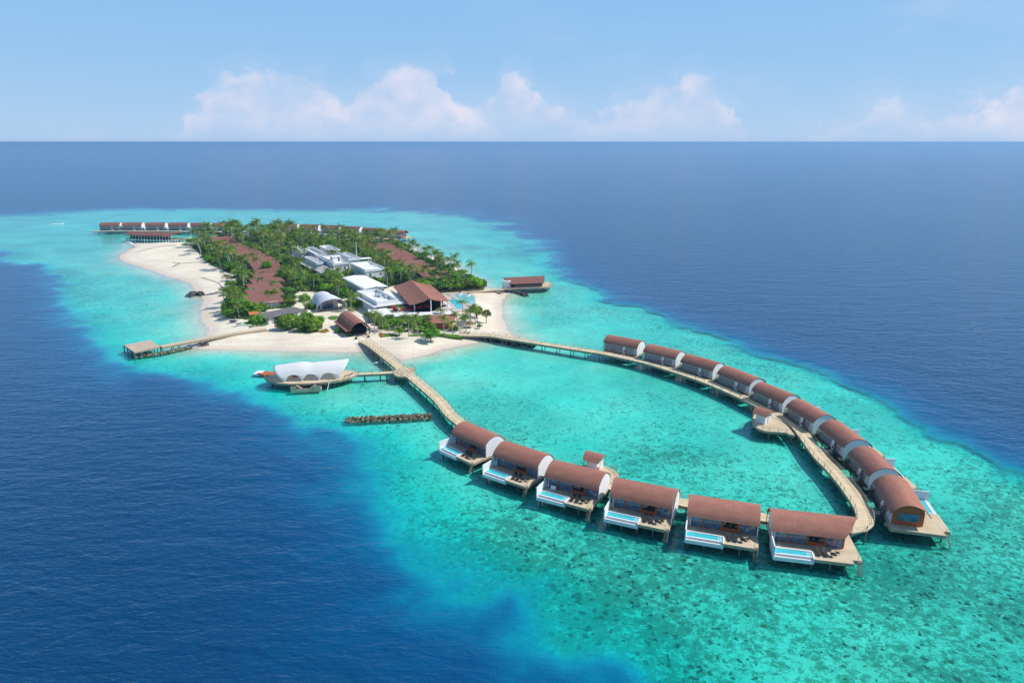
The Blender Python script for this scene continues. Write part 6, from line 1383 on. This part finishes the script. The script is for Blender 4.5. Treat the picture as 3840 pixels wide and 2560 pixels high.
for (k, x, y, key, sc, lb) in (
        ('D', 1505, 715, 'a', (.9, .9, .95), 'small round-crowned tree alone on the front sand'), ('K', 2300, 745, 'd', (.62, .62, 1.25), 'thin open-crowned tree at the edge of the right sand, upper one'), ('X', 1600, 1440, 'd', (.6, .6, 1.1), 'thin open-crowned tree at the edge of the right sand, lower one'),
        ('V', 2000, 310, 'f', (.45, .45, .5), 'tiny round shrub on the sand by the thatched parasol'), ('X', 1260, 1290, 'a', (.8, .8, .9), 'dark green tree on posts-shade behind the rightmost palms'), ('K', 1420, 880, 'g', (.95, .95, .75), 'dark rounded tree left of the timber house'),
        ('K', 930, 980, 'f', (.75, .75, .85), 'small bushy tree at the right end of the left lawn strip'), ('K', 860, 820, 'c', (.6, .6, .7), 'small bright tree in the garden behind the front palms'), ('K', 760, 780, 'd', (.7, .7, .8), 'olive tree before the left end of the lower wing'),
        ('K', 1080, 900, 'a', (.55, .55, .6), 'dark shrub tree between the two middle front palms'), ('K', 1290, 925, 'f', (.8, .8, .7), 'bright shrub behind the tall front palm'), ('K', 400, 760, 'd', (.6, .6, .9), 'thin grey-green tree beside the brown vault'),
        ('Z', 1300, 760, 'g', (1.0, 1.0, 1.15), 'left part tree of the big round bush clump by the grey-roofed building'), ('Z', 1520, 700, 'h', (1.15, 1.15, 1.1), 'brightest tree in the middle of the big bush clump'), ('Z', 1700, 790, 'g', (.9, .9, 1.1), 'front middle tree of the big bush clump above the sand'),
        ('Z', 1880, 800, 'g', (.95, .95, 1.05), 'right front tree of the big bush clump'), ('Z', 1960, 700, 'h', (.8, .8, 1.1), 'right rear tree of the big bush clump'), ('Z', 1400, 640, 'h', (.9, .9, 1.0), 'rear left tree of the big bush clump'), ('Z', 1750, 640, 'g', (.8, .8, 1.0), 'tallest dark tree at the back of the big bush clump'),
        ('Z', 300, 380, 'h', (1.25, 1.25, 1.35), 'large bright tree at the front end of the left roofs'), ('Z', 120, 420, 'g', (1.0, 1.0, 1.1), 'dark tree next to the lone beach palm'), ('Z', 560, 430, 'g', (1.1, 1.1, 1.1), 'deep green tree right of the large bright one'), ('Z', 430, 250, 'h', (1.1, 1.1, 1.2), 'bright tree touching the nearest left roof'),
        ('Z', 800, 380, 'g', (.8, .8, .8), 'dark tree behind the left end of the grey roof'), ('Z', 640, 620, 'g', (.7, .7, .7), 'round bush over the kayaks'), ('Z', 760, 640, 'h', (.9, .9, .9), 'bright bush in front of the grey-roofed building'),
        ('a', 1250, 1080, 'h', (1.3, 1.3, 1.1), 'broad bright green tree before the gabled store'), ('a', 1500, 1120, 'h', (1.2, 1.2, 1.0), 'broad bright green tree at the left corner of the hall'), ('a', 1350, 1180, 'h', (1.1, 1.1, 1.0), 'bright green tree above the shell pavilion'),
        ('a', 1880, 1250, 'b', (.8, .8, .7), 'dark spreading tree between the hall and the terrace building'), ('a', 1250, 590, 'e', (.7, .7, 1.9), 'flat-crowned tree rising between the white service blocks'), ('a', 1430, 850, 'd', (.5, .5, 1.0), 'thin tree against the white service wall'),
        ('X', 1200, 350, 'c', (1.2, 1.2, 1.3), 'spreading yellow-green tree over the red parasol'), ('X', 830, 370, 'd', (1.1, 1.1, 1.2), 'olive tree with pale trunk behind the pool walkway'), ('X', 1480, 340, 'b', (.7, .7, .6), 'dark round bush at the end of the walkway trees'),
        ('X', 600, 380, 'a', (1.1, 1.1, 1.1), 'deep green tree behind the round daybeds'), ('X', 300, 400, 'e', (1.1, 1.1, 1.0), 'wide tree behind the pool loungers'), ('X', 100, 400, 'a', (1.0, 1.0, 1.0), 'green tree touching the right corner of the big gable roof'),
        ('B', 1500, 770, 'c', (1.1, 1.1, 1.1), 'bright tree just behind the left eave of the big gable roof'), ('B', 1700, 780, 'd', (1.0, 1.0, 1.0), 'olive tree just behind the ridge of the big gable roof'), ('B', 1850, 800, 'a', (1.1, 1.1, 1.1), 'dark tree behind the right slope of the big gable roof'),
        ('A', 2070, 735, 'e', (.75, .75, 1.3), 'flat-crowned tree rising through the middle left roofs'), ('A', 2260, 830, 'e', (1.1, 1.1, 1.2), 'wide flat-crowned tree at the right ends of the left roofs')):
    q_ = P(k, x, y, 1.2); add_tree(q_.x, q_.y, key, rnd.uniform(0, 6.28), sc, lb)
for j, (x, y, tx, ty, lb) in enumerate(((640, 870, 640, 640, 'third palm right of the brown vault, in the garden'), (760, 900, 750, 700, 'garden palm between the brown vault and the middle lawn palm'), (1010, 860, 1000, 640, 'garden palm just left of the middle front palm'),
        (1180, 880, 1170, 620, 'garden palm between the two middle front palms'), (1350, 860, 1360, 640, 'garden palm right of the tall front palm'), (2060, 860, 2050, 660, 'palm at the left of the folded parasols'), (1960, 800, 1955, 600, 'palm behind the right corner of the timber house'),
        (2200, 720, 2190, 520, 'palm between the folded parasols and the pale pool'), (1640, 700, 1650, 520, 'palm behind the timber house roof'))):
    b_, h = hsolve('K', x, y, tx, ty); h = max(4, min(h, 11)); i = (j * 2 + 1) % 6; hs_ = h / PH[i]; add_palm(b_.x, b_.y, i, rnd.uniform(0, 6.28), (max(.8, min(1.0, hs_)), hs_), lb)
for j, (k, x, y, sc, lb) in enumerate((('K', 560, 790, (.5, .5, .45), 'left end of the garden by the brown vault'), ('K', 660, 850, (.5, .5, .4), 'the garden path'), ('K', 820, 740, (.6, .6, .6), 'the left front of the lower wing'), ('K', 980, 780, (.6, .6, .6), 'the middle of the lower wing'), ('K', 1150, 800, (.55, .55, .5), 'the garden behind the middle front palm'),
        ('K', 1330, 800, (.7, .7, .8), 'the right end of the lower wing'), ('K', 1560, 905, (.35, .35, .3), 'the left foot of the timber house'), ('K', 1900, 880, (.4, .4, .35), 'the right foot of the timber house'), ('D', 260, 600, (.45, .45, .35), 'the left flank of the brown vault'), ('D', 400, 645, (.35, .35, .25), 'the front of the brown vault'), ('D', 420, 250, (.8, .8, .8), 'the bed behind the shell pavilion'),
        ('D', 560, 250, (.55, .55, .7), 'the left wall of the terrace building'), ('L', 560, 900, (.7, .7, .7), 'the left side of the shell pavilion'), ('L', 640, 1010, (.6, .6, .6), 'the front left foot of the shell pavilion'), ('L', 1180, 830, (.9, .9, .8), 'the hedge between shell pavilion and terrace building'), ('L', 1100, 800, (.9, .9, .7), 'the hedge behind the shell pavilion'))):
    q_ = P(k, x, y, 1.2); add_tree(q_.x, q_.y, 'gh'[j % 2], rnd.uniform(0, 6.28), sc, 'leafy bush at ' + lb, None, 'bush', 'bush')
# low flower beds edged in red
for (k, pts_, lb) in (('V', [(360, 402), (395, 398), (430, 425), (395, 462)], 'left lawn strip'), ('Z', [(2030, 800), (2150, 760), (2200, 805), (2120, 835), (2020, 828)], 'big bush clump')):
    w_ = PL(k, pts_, 1.2); c = sum(w_, Vector((0, 0, 0))) / len(w_); c.z = 0; r_ = thing('flower_bed', (c.x, c.y, 1.2), 0, 'red-edged flower bed at the end of the ' + lb, 'flower bed'); mb = MB(); ll = [(p_.x - c.x, p_.y - c.y) for p_ in w_]
    for a, b_ in zip(ll, ll[1:] + ll[:1]): mb.bar((*a, .2), (*b_, .2), .3, .35)
    mb.build('kerb', M['wood'], r_); MB().prism([(x * .9, y * .9) for x, y in ll], 0, .22).build('planting', M['turf'], r_)
LB_ = MB().b2(-.36, .36, -1, .95, .22, .32).b2(-.33, .33, -.95, -.85, 0, .22).b2(-.33, .33, .75, .85, 0, .22).mesh('frame', M['timber_dark'])
for k, (c_, x, y, lb) in enumerate((('A', 1345, 538, 'upper left of a pair by the trees of the wide beach'), ('A', 1365, 543, 'lower right of a pair by the trees of the wide beach'), ('A', 1655, 780, 'left one near the pale leaning palm on the wide beach'), ('A', 1690, 768, 'middle one near the pale leaning palm on the wide beach'), ('A', 1715, 762, 'right one near the pale leaning palm on the wide beach'), ('A', 1590, 690, 'by the driftwood below the middle of the left grove'))):
    q_ = P(c_, x, y, GZ0); r_ = thing('beach_lounger', (q_.x, q_.y, ground_z(q_.x, q_.y) + .05), R(70 + 9 * k), 'dark sunbed, ' + lb, 'sun lounger', 'sunbeds on the wide beach'); r_.scale = (1.25, 1.25, 1.25); link('frame', LB_, r_); link('cushion', LW, r_)
# thin dark wrack lines left on the beaches
def wrack(pts_, w_, lb):
    pts_ = smooth_path([Vector((p_[0], p_[1], 0)) for p_ in pts_], 1.5); o0 = pts_[0].copy(); rows = []
    for i, p_ in enumerate(pts_):
        d = (pts_[min(i + 1, len(pts_) - 1)] - pts_[max(i - 1, 0)]).normalized(); s_ = Vector((-d.y, d.x, 0)) * w_ * (.35 + .65 * abs(math.sin(i * 1.7))); gz = ground_z(p_.x, p_.y) + .12
        rows.append([p_ - o0 - s_ + Vector((0, 0, gz - .2)), p_ - o0 + Vector((0, 0, gz + .12)), p_ - o0 + s_ + Vector((0, 0, gz - .2))])
    o = MB().grid(rows).build('seaweed_line', M['rockbed']); o.location = o0; tag(o, lb, 'seaweed', kind='stuff')
M['rockbed'] = material('dry_wrack', (.26, .23, .19), .95, .1, .3, 1.5)
wrack(PL('A', [(620, 485), (720, 462), (860, 432), (1060, 410)], 1.2), 1.3, 'brown sandbag line across the upper part of the wide beach')
wrack(PL('A', [(1400, 592), (1250, 603), (1100, 615), (1030, 645)], 1.2), 1.2, 'forked brown line across the middle of the wide beach, long arm')
wrack(PL('A', [(1110, 612), (1020, 602)], 1.2), 1.2, 'forked brown line across the middle of the wide beach, short arm')
wrack(PL('A', [(1340, 762), (1450, 795), (1530, 830), (1570, 880)], 1.2), .5, 'thin dark line curving down to the lone palm')
wrack(PL('A', [(1370, 938), (1440, 930), (1520, 920)], 1.2), .5, 'thin dark line from the rock pile to the trees')
